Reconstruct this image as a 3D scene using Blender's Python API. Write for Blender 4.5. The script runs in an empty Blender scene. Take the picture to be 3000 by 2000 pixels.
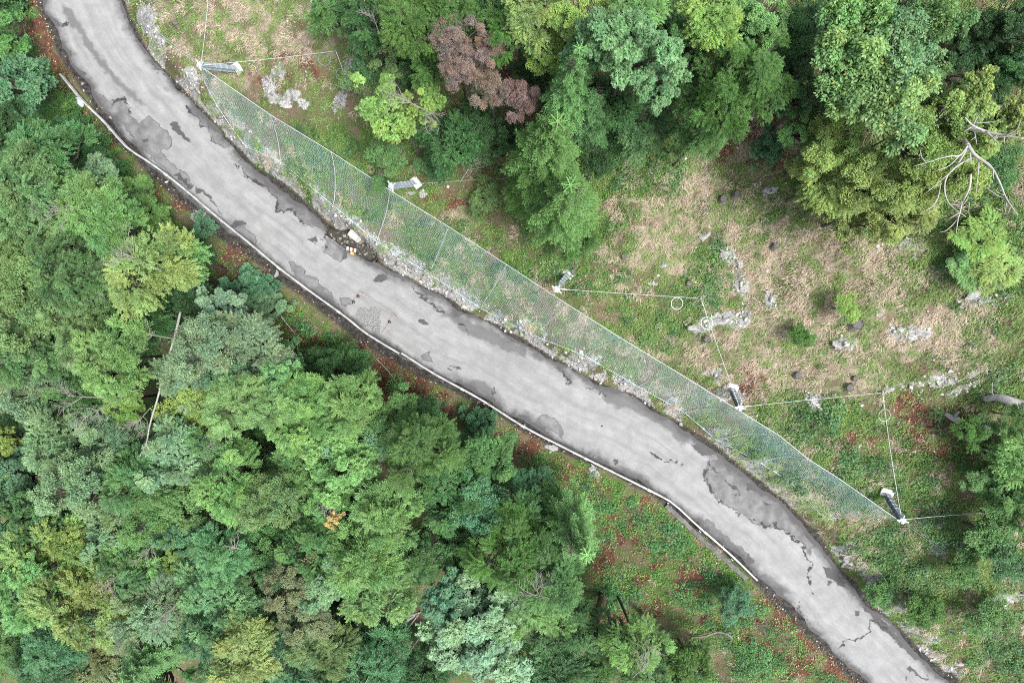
import bpy, math, random
import numpy as np
from mathutils import Vector, Matrix

# ------------------------------------------------------------------ camera, sky, sun, exposure
scn = bpy.context.scene
COL = scn.collection
H = 42.0                       # the drone hovers 42 m above the road
cam_d = bpy.data.cameras.new("camera"); cam_d.lens = 24; cam_d.sensor_width = 36
cam_d.clip_end = 2000; cam_d.clip_start = 0.1
cam = bpy.data.objects.new("camera", cam_d); COL.objects.link(cam)
cam.location = (0, 0, H); scn.camera = cam
SUN_EL, SUN_AZ = math.radians(66), math.radians(-35)     # azimuth of the sun as seen on the map (from +x, counter-clockwise)
w = bpy.data.worlds.new("World"); scn.world = w; w.use_nodes = True
nt = w.node_tree; bg = nt.nodes["Background"]
sky = nt.nodes.new("ShaderNodeTexSky"); sky.sky_type = 'NISHITA'; sky.sun_disc = False
sky.sun_elevation = SUN_EL; sky.sun_rotation = math.pi/2 - SUN_AZ
sky.air_density = 1.0; sky.dust_density = 4.0; sky.ozone_density = 1.0
hs = nt.nodes.new("ShaderNodeHueSaturation"); hs.inputs['Saturation'].default_value = 0.45
nt.links.new(sky.outputs[0], hs.inputs['Color']); nt.links.new(hs.outputs[0], bg.inputs['Color'])
bg.inputs['Strength'].default_value = 0.105
sl = bpy.data.lights.new("sun", 'SUN'); sl.energy = 1.8; sl.angle = math.radians(16); sl.color = (1.0, 0.985, 0.955)
so = bpy.data.objects.new("sun", sl); COL.objects.link(so)
sd = Vector((math.cos(SUN_EL)*math.cos(SUN_AZ), math.cos(SUN_EL)*math.sin(SUN_AZ), math.sin(SUN_EL)))
so.rotation_euler = sd.to_track_quat('Z', 'Y').to_euler()
scn.view_settings.view_transform = 'Standard'; scn.view_settings.look = 'None'
scn.view_settings.exposure = 1.42; scn.view_settings.gamma = 1
scn.render.engine = 'CYCLES'
scn.cycles.filter_width = 1.0; scn.cycles.use_denoising = False; scn.cycles.max_bounces = 6; scn.cycles.diffuse_bounces = 3; scn.cycles.transmission_bounces = 3
scn.cycles.transparent_max_bounces = 4

# ------------------------------------------------------------------ helpers
K = 1.5/3000                   # metres per photo pixel and metre of distance below the drone
def at(px, py, z=0.0):
    return np.array([(px-1500)*K*(H-z), -(py-1000)*K*(H-z), z])
def to_px(x, y, z):
    return x/(K*(H-z))+1500, 1000-y/(K*(H-z))

def tag(o, label=None, cat=None, group=None, kind=None):
    if label: o['label'] = label
    if cat: o['category'] = cat
    if group: o['group'] = group
    if kind: o['kind'] = kind
    return o
def link(name, data, parent=None, mat=None):
    o = bpy.data.objects.new(name, data); COL.objects.link(o)
    if parent is not None: o.parent = parent
    if mat is not None and not data.materials: data.materials.append(mat)
    return o
def empty(name, loc, label=None, cat=None, group=None):
    o = bpy.data.objects.new(name, None); COL.objects.link(o); o.location = tuple(loc); o.empty_display_size = .2
    return tag(o, label, cat, group)

def fast_mesh(name, V, F, tint=None, smooth=False):
    """V (n,3), F (m,k) index array; tint (n,3) point colours"""
    V = np.asarray(V, np.float32); F = np.asarray(F, np.int32)
    me = bpy.data.meshes.new(name); m, k = F.shape
    me.vertices.add(len(V)); me.vertices.foreach_set("co", V.ravel())
    me.loops.add(m*k); me.loops.foreach_set("vertex_index", F.ravel())
    me.polygons.add(m); me.polygons.foreach_set("loop_start", np.arange(0, m*k, k, dtype=np.int32))
    if smooth: me.polygons.foreach_set("use_smooth", np.ones(m, bool))
    if tint is not None: add_col(me, 'tint', tint)
    me.update(calc_edges=True)
    return me
def add_col(me, name, rgb):
    a = me.attributes.new(name, 'FLOAT_COLOR', 'POINT')
    c = np.ones((len(me.vertices), 4), np.float32); c[:, :3] = rgb
    a.data.foreach_set("color", c.ravel())
def add_f(me, name, v):
    a = me.attributes.new(name, 'FLOAT', 'POINT'); a.data.foreach_set("value", np.asarray(v, np.float32))

class MB:
    """collects pieces of different face sizes into one mesh"""
    def __init__(s): s.v = []; s.f = []; s.n = 0
    def add(s, V, F):
        s.v.extend([tuple(map(float, p)) for p in V]); s.f.extend([tuple(int(i)+s.n for i in f) for f in F]); s.n = len(s.v); return s
    def tube(s, pts, rad, sides=6, cap=True):
        P = [Vector(p) for p in pts]; n = len(P)
        if not hasattr(rad, '__len__'): rad = [rad]*n
        V = []; up = Vector((0.13, 0.27, 1))
        for i in range(n):
            t = (P[min(i+1, n-1)]-P[max(i-1, 0)])
            if t.length < 1e-9: t = Vector((0, 0, 1))
            t.normalize(); a = t.cross(up)
            if a.length < .05: a = t.cross(Vector((1, 0, 0)))
            a.normalize(); b = t.cross(a)
            for k in range(sides):
                th = 2*math.pi*k/sides
                V.append(P[i]+(a*math.cos(th)+b*math.sin(th))*rad[i])
        F = [(i*sides+k, i*sides+(k+1) % sides, (i+1)*sides+(k+1) % sides, (i+1)*sides+k) for i in range(n-1) for k in range(sides)]
        if cap: F += [tuple(range(sides))[::-1], tuple((n-1)*sides+k for k in range(sides))]
        return s.add(V, F)
    def box(s, c, x, y, z, sx, sy, sz):
        """centre c, unit axes x,y,z, full sizes"""
        c = Vector(c); x = Vector(x)*sx/2; y = Vector(y)*sy/2; z = Vector(z)*sz/2
        V = [c+x*i+y*j+z*k for k in (-1, 1) for j in (-1, 1) for i in (-1, 1)]
        return s.add(V, [(0, 2, 3, 1), (4, 5, 7, 6), (0, 1, 5, 4), (1, 3, 7, 5), (3, 2, 6, 7), (2, 0, 4, 6)])
    def ring(s, c, nrm, R, r, seg=28, sides=5):
        nrm = Vector(nrm).normalized(); a = nrm.orthogonal().normalized(); b = nrm.cross(a)
        V = []
        for i in range(seg):
            th = 2*math.pi*i/seg; e = a*math.cos(th)+b*math.sin(th)
            for k in range(sides):
                ph = 2*math.pi*k/sides; V.append(Vector(c)+e*(R+r*math.cos(ph))+nrm*r*math.sin(ph))
        F = [(i*sides+k, ((i+1) % seg)*sides+k, ((i+1) % seg)*sides+(k+1) % sides, i*sides+(k+1) % sides) for i in range(seg) for k in range(sides)]
        return s.add(V, F)
    def build(s, name, mat, parent=None, bevel=0, smooth=False):
        me = bpy.data.meshes.new(name); me.from_pydata(s.v, [], s.f); me.update()
        if smooth: me.polygons.foreach_set("use_smooth", [True]*len(me.polygons))
        o = link(name, me, parent, mat)
        if bevel:
            b = o.modifiers.new("bevel", 'BEVEL'); b.width = bevel; b.segments = 2
        return o

# smooth value noise
_rs = np.random.RandomState(7); _T = _rs.rand(256, 256)
def vnoise(x, y):
    xi = np.floor(x).astype(int); yi = np.floor(y).astype(int); fx = x-xi; fy = y-yi
    fx = fx*fx*(3-2*fx); fy = fy*fy*(3-2*fy)
    g = lambda i, j: _T[(xi+i) & 255, (yi+j) & 255]
    return (g(0, 0)*(1-fx)+g(1, 0)*fx)*(1-fy)+(g(0, 1)*(1-fx)+g(1, 1)*fx)*fy
def fbm(x, y, o=4):
    s = 0; a = .5
    for i in range(o):
        s = s+a*vnoise(x+17.3*i, y+9.1*i); x = x*2.03; y = y*2.03; a *= .5
    return s/(1-.5**o)
def sst(a, b, x):
    t = np.clip((x-a)/(b-a), 0, 1); return t*t*(3-2*t)

def polydist(P, L):
    """signed distance of points to an open polyline (left of travel positive), arc length of the nearest point"""
    A = L[:-1]; D = L[1:]-L[:-1]; l2 = (D**2).sum(1); seg = np.sqrt(l2); acc = np.concatenate([[0], np.cumsum(seg)[:-1]])
    out = np.empty(len(P)); arc = np.empty(len(P))
    for i in range(0, len(P), 20000):
        q = P[i:i+20000]
        r = q[:, None, :]-A[None]
        t = np.clip((r*D).sum(2)/l2, 0, 1)
        e = r-t[..., None]*D; d2 = (e**2).sum(2); j = d2.argmin(1); k = np.arange(len(q))
        cr = D[j, 0]*r[k, j, 1]-D[j, 1]*r[k, j, 0]
        out[i:i+20000] = np.sqrt(d2[k, j])*np.where(cr > 0, 1, -1); arc[i:i+20000] = acc[j]+t[k, j]*seg[j]
    return out, arc
def polysdf(P, L):
    """signed distance to a closed polygon, negative inside"""
    A = np.asarray(L, float); B = np.roll(A, -1, 0); D = B-A; l2 = (D**2).sum(1)+1e-12
    lo = A.min(0)-1.5; hi = A.max(0)+1.5
    out = np.full(len(P), 9.0)
    m = ((P > lo) & (P < hi)).all(1)
    if not m.any(): return out
    q = P[m]; r = q[:, None, :]-A
    t = np.clip((r*D).sum(2)/l2, 0, 1); d = np.sqrt((((r-t[..., None]*D))**2).sum(2)).min(1)
    y0 = A[:, 1]; y1 = B[:, 1]
    c = ((y0 > q[:, 1:2]) != (y1 > q[:, 1:2])) & (q[:, 0:1] < (B[:, 0]-A[:, 0])*(q[:, 1:2]-y0)/(y1-y0+1e-12)+A[:, 0])
    out[m] = np.where(c.sum(1) % 2 == 1, -d, d)
    return out
def crom(P, n):
    P = np.asarray(P, float); Q = np.vstack([2*P[0]-P[1], P, 2*P[-1]-P[-2]]); out = []
    for i in range(len(P)-1):
        p0, p1, p2, p3 = Q[i:i+4]
        for t in np.arange(n)/n:
            out.append(.5*((2*p1)+(p2-p0)*t+(2*p0-5*p1+4*p2-p3)*t*t+(-p0+3*p1-3*p2+p3)*t**3))
    out.append(P[-1]); return np.array(out)

# ------------------------------------------------------------------ materials
def mat(name):
    m = bpy.data.materials.new(name); m.use_nodes = True
    return m, m.node_tree, m.node_tree.nodes["Principled BSDF"]
def N(t, typ, **kw):
    n = t.nodes.new(typ)
    for k, v in kw.items():
        if k in n.inputs: n.inputs[k].default_value = v
        else: setattr(n, k, v)
    return n
def ramp(t, src, stops):
    r = t.nodes.new("ShaderNodeValToRGB"); e = r.color_ramp.elements
    while len(e) < len(stops): e.new(.5)
    for el, (p, c) in zip(e, stops):
        el.position = p; el.color = (c, c, c, 1) if not hasattr(c, '__len__') else (*c, 1)
    t.links.new(src, r.inputs[0]); return r.outputs[0]
def mix(t, fac, a, b, mode='MIX'):
    n = t.nodes.new("ShaderNodeMix"); n.data_type = 'RGBA'; n.blend_type = mode
    for s, v in ((0, fac), (6, a), (7, b)):
        if isinstance(v, bpy.types.NodeSocket): t.links.new(v, n.inputs[s])
        elif hasattr(v, '__len__'): n.inputs[s].default_value = (*v, 1)
        else: n.inputs[s].default_value = v
    return n.outputs[2]
def math_(t, op, a, b=0.0, c=0.0):
    n = t.nodes.new("ShaderNodeMath"); n.operation = op
    for i, v in enumerate((a, b, c)):
        if isinstance(v, bpy.types.NodeSocket): t.links.new(v, n.inputs[i])
        else: n.inputs[i].default_value = v
    return n.outputs[0]
def attr(t, name, out='Fac'):
    return N(t, "ShaderNodeAttribute", attribute_name=name).outputs[out]
def noise(t, vec, scale, detail=4, rough=.55):
    n = t.nodes.new("ShaderNodeTexNoise"); n.inputs['Scale'].default_value = scale; n.inputs['Detail'].default_value = detail
    n.inputs['Roughness'].default_value = rough
    if vec is not None: t.links.new(vec, n.inputs['Vector'])
    return n.outputs['Fac']

def simple(name, rgb, rough=.6, metal=0, var=.25, scale=6, bump=0, bscale=40):
    m, t, p = mat(name)
    tc = t.nodes.new("ShaderNodeTexCoord").outputs['Object']
    f = ramp(t, noise(t, tc, scale, 5), [(.3, 1-var), (.7, 1+var)])
    t.links.new(mix(t, 1.0, rgb, f, 'MULTIPLY'), p.inputs['Base Color'])
    p.inputs['Roughness'].default_value = rough; p.inputs['Metallic'].default_value = metal
    if bump:
        b = t.nodes.new("ShaderNodeBump"); b.inputs['Strength'].default_value = bump; b.inputs['Distance'].default_value = .05
        t.links.new(noise(t, tc, bscale, 5), b.inputs['Height']); t.links.new(b.outputs[0], p.inputs['Normal'])
    return m
def leafmat(name, rough=.5, spec=.35, trans=.28):
    m, t, p = mat(name)
    oc = N(t, "ShaderNodeObjectInfo").outputs['Color']; tn = attr(t, 'tint', 'Color')
    c = mix(t, 1.0, oc, tn, 'MULTIPLY')
    t.links.new(c, p.inputs['Base Color']); p.inputs['Roughness'].default_value = rough
    p.inputs['Specular IOR Level'].default_value = spec
    tr = t.nodes.new("ShaderNodeBsdfTranslucent"); t.links.new(mix(t, 1.0, c, (1.25, 1.25, .7), 'MULTIPLY'), tr.inputs['Color'])
    ms = t.nodes.new("ShaderNodeMixShader"); ms.inputs[0].default_value = trans
    t.links.new(p.outputs[0], ms.inputs[1]); t.links.new(tr.outputs[0], ms.inputs[2])
    t.links.new(ms.outputs[0], t.nodes["Material Output"].inputs['Surface'])
    return m
M_leaf = leafmat("leaf"); M_grass = leafmat("grass_blade", .6, .25, .2); M_litter = leafmat("dead_leaf", .8, .1, .05)
M_needle = leafmat("needle", .6, .3, .12)
M_bark = simple("bark", (.075, .065, .052), .9, var=.4, scale=5, bump=.6, bscale=14)
M_greybark = simple("grey_bark", (.30, .29, .28), .9, var=.35, scale=4, bump=.5, bscale=12)
M_dead = simple("dead_wood", (.36, .345, .32), .85, var=.25, scale=5, bump=.3)
M_deadgrey = simple("weathered_twig", (.22, .205, .185), .9, var=.3, scale=5)
M_cut = simple("cut_wood", (.10, .095, .09), .9, var=.5, scale=9)
M_galv = simple("galvanised_steel", (.28, .31, .33), .42, .55, var=.12, scale=3)
M_post = simple("post_steel", (.27, .32, .36), .55, .15, var=.12, scale=3)
M_rail = simple("rail_steel", (.38, .38, .37), .6, .1, var=.35, scale=2.5)
M_cable = simple("wire_rope", (.46, .49, .50), .45, .2, var=.1, scale=3)
M_net = simple("net_wire", (.43, .61, .64), .5, .2, var=.12, scale=1)
M_conc = simple("concrete", (.42, .41, .385), .85, var=.18, scale=6, bump=.3)
M_blockside = simple("shaded_concrete", (.33, .32, .30), .9, var=.25, scale=8, bump=.3)  # block sides: overcast shade put into a darker concrete colour
M_rock = None
def rockmat():
    m, t, p = mat("limestone")
    tc = t.nodes.new("ShaderNodeTexCoord").outputs['Object']
    a = ramp(t, noise(t, tc, 3.0, 8, .7), [(.34, (.10, .10, .095)), (.46, (.32, .32, .31)), (.66, (.50, .495, .48))])
    t.links.new(a, p.inputs['Base Color']); p.inputs['Roughness'].default_value = .9
    b = t.nodes.new("ShaderNodeBump"); b.inputs['Strength'].default_value = .8; b.inputs['Distance'].default_value = .1
    t.links.new(noise(t, tc, 7, 8, .7), b.inputs['Height']); t.links.new(b.outputs[0], p.inputs['Normal'])
    return m
M_rock = rockmat()
def stonemat():
    m, t, p = mat("loose_stone")
    t.links.new(attr(t, 'tint', 'Color'), p.inputs['Base Color']); p.inputs['Roughness'].default_value = .9
    return m
M_stone = stonemat()

# ------------------------------------------------------------------ road edges and terrain height
PAIRS = [(-290, -560, -100, -620), (60, -110, 212, -155), (100, 0, 252, -55), (135, 80, 290, 35), (160, 140, 330, 108), (205, 205, 375, 165), (255, 280, 420, 215),
 (315, 345, 470, 268), (385, 415, 530, 330), (470, 490, 590, 390), (545, 550, 655, 435), (620, 603, 715, 485), (690, 657, 770, 535),
 (760, 708, 850, 597), (850, 777, 930, 640), (930, 830, 1020, 688), (1040, 882, 1110, 735), (1130, 928, 1200, 785), (1220, 980, 1290, 838),
 (1310, 1028, 1370, 878), (1420, 1080, 1470, 924), (1510, 1130, 1572, 984), (1590, 1190, 1672, 1056), (1660, 1248, 1765, 1134),
 (1730, 1310, 1850, 1205), (1790, 1370, 1920, 1295), (1860, 1440, 1990, 1385), (1920, 1500, 2060, 1445), (1990, 1568, 2125, 1510),
 (2080, 1650, 2210, 1595), (2180, 1740, 2310, 1685), (2700, 2160, 2830, 2105)]
S2 = 3000/2352
pr = crom(np.array(PAIRS)*S2, 60)
Lc = np.stack([(pr[:, 0]-1500)*K*H, -(pr[:, 1]-1000)*K*H], 1); Rc = np.stack([(pr[:, 2]-1500)*K*H, -(pr[:, 3]-1000)*K*H], 1)
Ls, Rs = Lc[::6], Rc[::6]
GUARD = [(137, 170), (185, 228), (240, 282), (290, 338), (350, 378), (420, 432), (500, 500), (580, 565), (640, 615), (720, 675), (790, 725), (840, 765), (917, 812)]
GUARD2 = [(922, 811), (1000, 860), (1100, 915), (1200, 978), (1290, 1025), (1400, 1080), (1500, 1130), (1545, 1155), (1600, 1205), (1680, 1275), (1740, 1333)]

# trench cut in the asphalt
TR = [(964, 668), (953, 688), (1015, 727), (1074, 763), (1089, 768), (1103, 757), (1082, 722), (1052, 699), (1028, 668), (1005, 680), (983, 674)]
TRw = np.array([at(x, y)[:2] for x, y in TR])

def raw_height(P, fine=True):
    dR, sR = polydist(P, Rs); dL, sL = polydist(P, Ls)
    x, y = P[:, 0], P[:, 1]
    n1 = fbm(x*.18+5, y*.18+5, 3)-.5; n2 = fbm(x*.7+31, y*.7+11, 4)-.5
    bankn = fbm(sR*.13, sR*0+3.3, 3)
    bank = .45+1.5*bankn*sst(18, 26, sR)*(1-.75*sst(84, 92, sR))
    up = bank*sst(.12, 1.15, dR)+.52*np.maximum(dR-.6, 0)-.10*np.maximum(dR-24, 0)-.3*np.maximum(dR-45, 0)
    up = up+(n1*2.2+n2*.5)*sst(.8, 7, dR)
    u = -dL
    sh = 1.2
    dn = -.03*u-.60*np.maximum(u-sh, 0)+.28*np.maximum(u-24, 0)+.2*np.maximum(u-60, 0)
    dn = dn+(n1*2+n2*.4)*sst(1.2, 6, u)
    h = np.where(dR > 0, up, np.where(dL < 0, dn, 0))
    inside = (dR < 0) & (dL > 0)
    h = np.where(inside, -.06*sst(0, .25, np.minimum(-dR, dL)), h)
    h = h+np.where(inside, 0, 1)*(fbm(x*2.2, y*2.2, 3)-.5)*.10*sst(.0, .5, np.maximum(dR, u))
    tr = polysdf(P, TRw); h = np.where(tr < .10, np.minimum(h, -.55), h)
    return h, dR, dL, sR

# ---- terrain grid
fx = np.arange(-50, 37, .2); fy = np.arange(-36, 31, .2)
def outer(lo, hi, a):  # coarse steps continuing outwards
    L = []; s = .4; v = lo
    while v > -a: s = min(s*1.35, 9); v -= s; L.append(v)
    Rr = []; s = .4; v = hi
    while v < a: s = min(s*1.35, 9); v += s; Rr.append(v)
    return L[::-1], Rr
a, b = outer(fx[0], fx[-1], 190); gx = np.concatenate([a, fx, b])
a, b = outer(fy[0], fy[-1], 190); gy = np.concatenate([a, fy, b])
GX, GY = np.meshgrid(gx, gy, indexing='ij'); GP = np.stack([GX.ravel(), GY.ravel()], 1)
GH, GdR, GdL, GsR = raw_height(GP)

def blob(px, py, L, soft=.5, warp=45):
    wx = px+(fbm(px*.011, py*.011, 3)-.5)*2*warp; wy = py+(fbm(px*.011+50, py*.011+20, 3)-.5)*2*warp
    f = np.zeros(len(px))
    for it in L:
        x, y, rx, ry = it[:4]; a = it[4] if len(it) > 4 else 1; th = math.radians(it[5]) if len(it) > 5 else 0
        dx, dy = wx-x, wy-y
        if th: dx, dy = dx*math.cos(th)+dy*math.sin(th), -dx*math.sin(th)+dy*math.cos(th)
        r = np.sqrt((dx/rx)**2+(dy/ry)**2)
        f = np.maximum(f, a*(1-sst(1-soft, 1+soft*.5, r)))
    g = fbm(px*.028+7, py*.028+3, 4)
    return np.clip(f*(.35+1.3*sst(.36, .58, g)), 0, 1)
TAN = [(720, 110, 260, 130, .9), (620, 60, 160, 70), (1950, 640, 170, 200), (2250, 620, 200, 200), (2330, 800, 330, 130), (2500, 930, 420, 130), (2250, 1010, 260, 130),
 (2200, 1080, 200, 70), (2650, 800, 260, 100, .8), (2750, 980, 250, 120, .8), (2430, 1120, 240, 60, .7), (2430, 1430, 160, 60, .7, 35), (2620, 1560, 190, 70, .8, 30), (2500, 1600, 130, 80, .6), (1350, 640, 110, 60, .6),
 (1800, 780, 150, 90, .55), (1900, 1000, 140, 70, .5), (1150, 640, 50, 30, .6), (2750, 1880, 200, 80, .5), (1920, 1580, 60, 45, .8), (2110, 1640, 40, 60, .8), (900, 470, 60, 40, .5), (650, 230, 80, 60, .7), (940, 130, 120, 90, .6),
 (1250, 700, 300, 40, .45, 35), (1700, 960, 300, 50, .5, 33), (2350, 1340, 200, 50, .6, 30), (2300, 1440, 120, 60, .5)]
LIT = [(1640, 1390, 60, 40), (1735, 1440, 70, 45), (1850, 1600, 60, 45), (1950, 1640, 60, 40), (2040, 1720, 60, 35), (1840, 1700, 50, 45), (1780, 1560, 45, 50), (2140, 1800, 80, 35), (740, 870, 60, 40), (940, 1010, 60, 35), (665, 765, 70, 60), (640, 830, 45, 40), (850, 930, 70, 55), (880, 985, 80, 40), (1150, 1125, 110, 95), (1250, 1190, 120, 60, .8), (1500, 1300, 110, 60, .9), (1040, 1010, 60, 40), (1700, 1420, 70, 50, .8), (1840, 1550, 80, 60, .9),
 (1770, 1650, 45, 60, .8), (1880, 1500, 60, 60), (2780, 1250, 190, 70), (2720, 1190, 130, 50), (2800, 1310, 110, 50), (2235, 350, 60, 70), (2280, 470, 60, 40), (2110, 440, 60, 50), (2080, 130, 90, 50), (1500, 200, 50, 40),
 (2370, 1850, 190, 80, 1, 40), (2330, 1900, 110, 90), (2180, 1480+350, 60, 60), (130, 120, 50, 190, 1, -18), (190, 260, 60, 100, 1, -28), (270, 370, 45, 120, 1, -38), (500, 545, 60, 40), (560, 590, 60, 40), (720, 830, 80, 70),
 (2050, 1700, 60, 70), (1900, 1790, 90, 40, .7), (1680, 1840, 110, 60), (1800, 1830, 110, 50, .8), (1250, 640, 60, 40, .6), (1700, 770, 50, 30, .9), (1620, 860, 60, 30, .6), (2500, 1290, 120, 45, .7), (2180, 1120, 90, 50, .6), (830, 200, 150, 60, .5), (1330, 590, 100, 40, .7),
 (2130, 1480, 130, 30, .6, 45)]
GRN = [(650, 420, 140, 60, 1, 40), (850, 560, 140, 50, 1, 38), (950, 470, 200, 90, .9), (1080, 460, 180, 110), (1150, 600, 160, 80, .8), (1350, 760, 220, 80, .9, 33), (1600, 790, 160, 70), (1750, 820, 120, 60), (1900, 960, 170, 60), (2050, 840, 110, 60),
 (2400, 1270, 210, 130), (2480, 1400, 190, 110), (2300, 1230, 150, 70), (2230, 1340, 160, 60, .8, 33), (2700, 1420, 150, 100, .8), (2900, 1250, 200, 250, .5), (2600, 1720, 260, 90, .9, 40), (2780, 1640, 250, 180, .95), (2900, 1850, 250, 200, .8), (2580, 1650, 150, 80, .8), (2870, 800, 220, 160, .8), (2880, 700, 200, 150),
 (2500, 560, 500, 120, .5), (900, 1080, 120, 60, .8), (870, 960, 60, 110, .9, -40), (1000, 1060, 130, 50, .9, 35), (780, 870, 80, 50, .9, 40), (1650, 1350, 130, 70, .9, 30), (1750, 1470, 130, 100, .9), (1950, 1560, 110, 130, .9), (1930, 1720, 170, 100, .95), (2120, 1680, 130, 80, .9), (2180, 1790, 110, 60, .95),
 (2240, 1880, 110, 100, .95), (300, 480, 250, 150, .9), (180, 330, 120, 110, .9), (1250, 60, 300, 90, .7), (1700, 640, 200, 110, .7), (1850, 480, 160, 110, .8), (2070, 750, 90, 70, .7), (1400, 830, 120, 50, .6, 33)]
ROCK = [(440, 70, 35, 80, 1, -25), (470, 150, 40, 90, 1, -28), (540, 235, 40, 90, 1, -40), (600, 310, 35, 80, 1, -40), (690, 410, 25, 70, 1, -45), (735, 445, 20, 40, 1, -45), (1005, 640, 70, 25, .7, 35), (1110, 740, 60, 25, .9, 40), (1200, 800, 110, 32, 1, 27),
 (1330, 870, 120, 36, 1, 30), (1450, 935, 110, 36, 1, 33), (1560, 990, 110, 32, 1, 35), (1650, 1040, 110, 36, 1, 33), (1720, 1080, 90, 45, 1, 30), (1850, 1150, 90, 28, .9, 40), (1960, 1225, 60, 18, .6, 45), (1030, 215, 40, 40, .8), (800, 230, 40, 60, .7), (850, 290, 70, 30, .8, 20), (990, 300, 30, 60, .6),
 (2080, 690, 40, 25, .8), (2150, 760, 30, 50, .8, -25), (2170, 830, 25, 60, .6), (2270, 880, 40, 40, .6), (2110, 940, 90, 30, .9, -8), (2040, 960, 50, 20, .7), (2460, 1015, 60, 28, .8), (2660, 970, 70, 30, .8, 15), (2850, 865, 90, 40, .8, -10), (2920, 880, 70, 30, .6), (2800, 1100, 120, 16, .8, -8),
 (2640, 1135, 130, 14, .7, -12), (2790, 1140, 100, 14, .7, -12), (2380, 1175, 40, 40, .9), (2080, 1110, 60, 30, .7), (2130, 1150, 50, 25, .7), (2770, 1615, 60, 35, .9), (2480, 1650, 50, 18, .7, 40), (2560, 1710, 60, 16, .6, 45), (2700, 1890, 90, 22, .7, 30), (2850, 1960, 80, 20, .6, 20), (2960, 1770, 60, 50, .7),
 (1040, 690, 25, 12, .5), (1230, 570, 40, 20, .6), (600, 640, 40, 20, .8), (1620, 1310, 50, 18, .6), (1730, 1380, 25, 15, .8), (2090, 1575, 60, 14, .7, 45), (880, 740, 30, 12, .3), (2650, 720, 120, 25, .5), (1480, 440, 60, 40, .2)]
FOR_GROUND = None
def masks(px, py):
    return blob(px, py, TAN, .6), blob(px, py, LIT, .5), blob(px, py, GRN, .6), blob(px, py, ROCK, .7, 25)
gpx, gpy = to_px(GP[:, 0], GP[:, 1], GH)
g_tan, g_lit, g_grn, g_rock = masks(gpx, gpy)
# rocky relief where the limestone shows
bankstrip = sst(.05, .35, GdR)*(1-sst(.9, 2.3, GdR))*sst(14, 22, GsR)*(1-sst(88, 95, GsR))
g_rock = np.maximum(g_rock, bankstrip*np.clip(.25+1.5*sst(.38, .6, fbm(GP[:, 0]*.8+60, GP[:, 1]*.8, 4)), 0, 1)*.8)
rid = 1-np.abs(fbm(GP[:, 0]*1.1+3, GP[:, 1]*1.1, 4)-.5)*4
steps = np.floor(fbm(GP[:, 0]*.9, GP[:, 1]*1.3+8, 4)*9)/9
offroad = sst(.1, .5, np.maximum(GdR, -GdL))
GH = GH+g_rock*offroad*(.22*rid+.55*(steps-.5))
HG = GH.reshape(GX.shape)

def height(x, y):
    x = np.atleast_1d(np.asarray(x, float)); y = np.atleast_1d(np.asarray(y, float))
    i = np.clip(np.searchsorted(gx, x)-1, 0, len(gx)-2); j = np.clip(np.searchsorted(gy, y)-1, 0, len(gy)-2)
    tx = np.clip((x-gx[i])/(gx[i+1]-gx[i]), 0, 1); ty = np.clip((y-gy[j])/(gy[j+1]-gy[j]), 0, 1)
    return (HG[i, j]*(1-tx)+HG[i+1, j]*tx)*(1-ty)+(HG[i, j+1]*(1-tx)+HG[i+1, j+1]*tx)*ty
def ground(px, py, up=0.0):
    """points on (or up metres above) the terrain seen at photo pixels"""
    px = np.atleast_1d(np.asarray(px, float)); py = np.atleast_1d(np.asarray(py, float))
    z = np.zeros(len(px))
    for k in range(40):
        zn = height((px-1500)*K*(H-z), -(py-1000)*K*(H-z))+up
        z = z+.6*(np.clip(zn, -70, 36)-z)
    return np.stack([(px-1500)*K*(H-z), -(py-1000)*K*(H-z), z], 1)
def g1(px, py, up=0.0): return ground([px], [py], up)[0]

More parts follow.
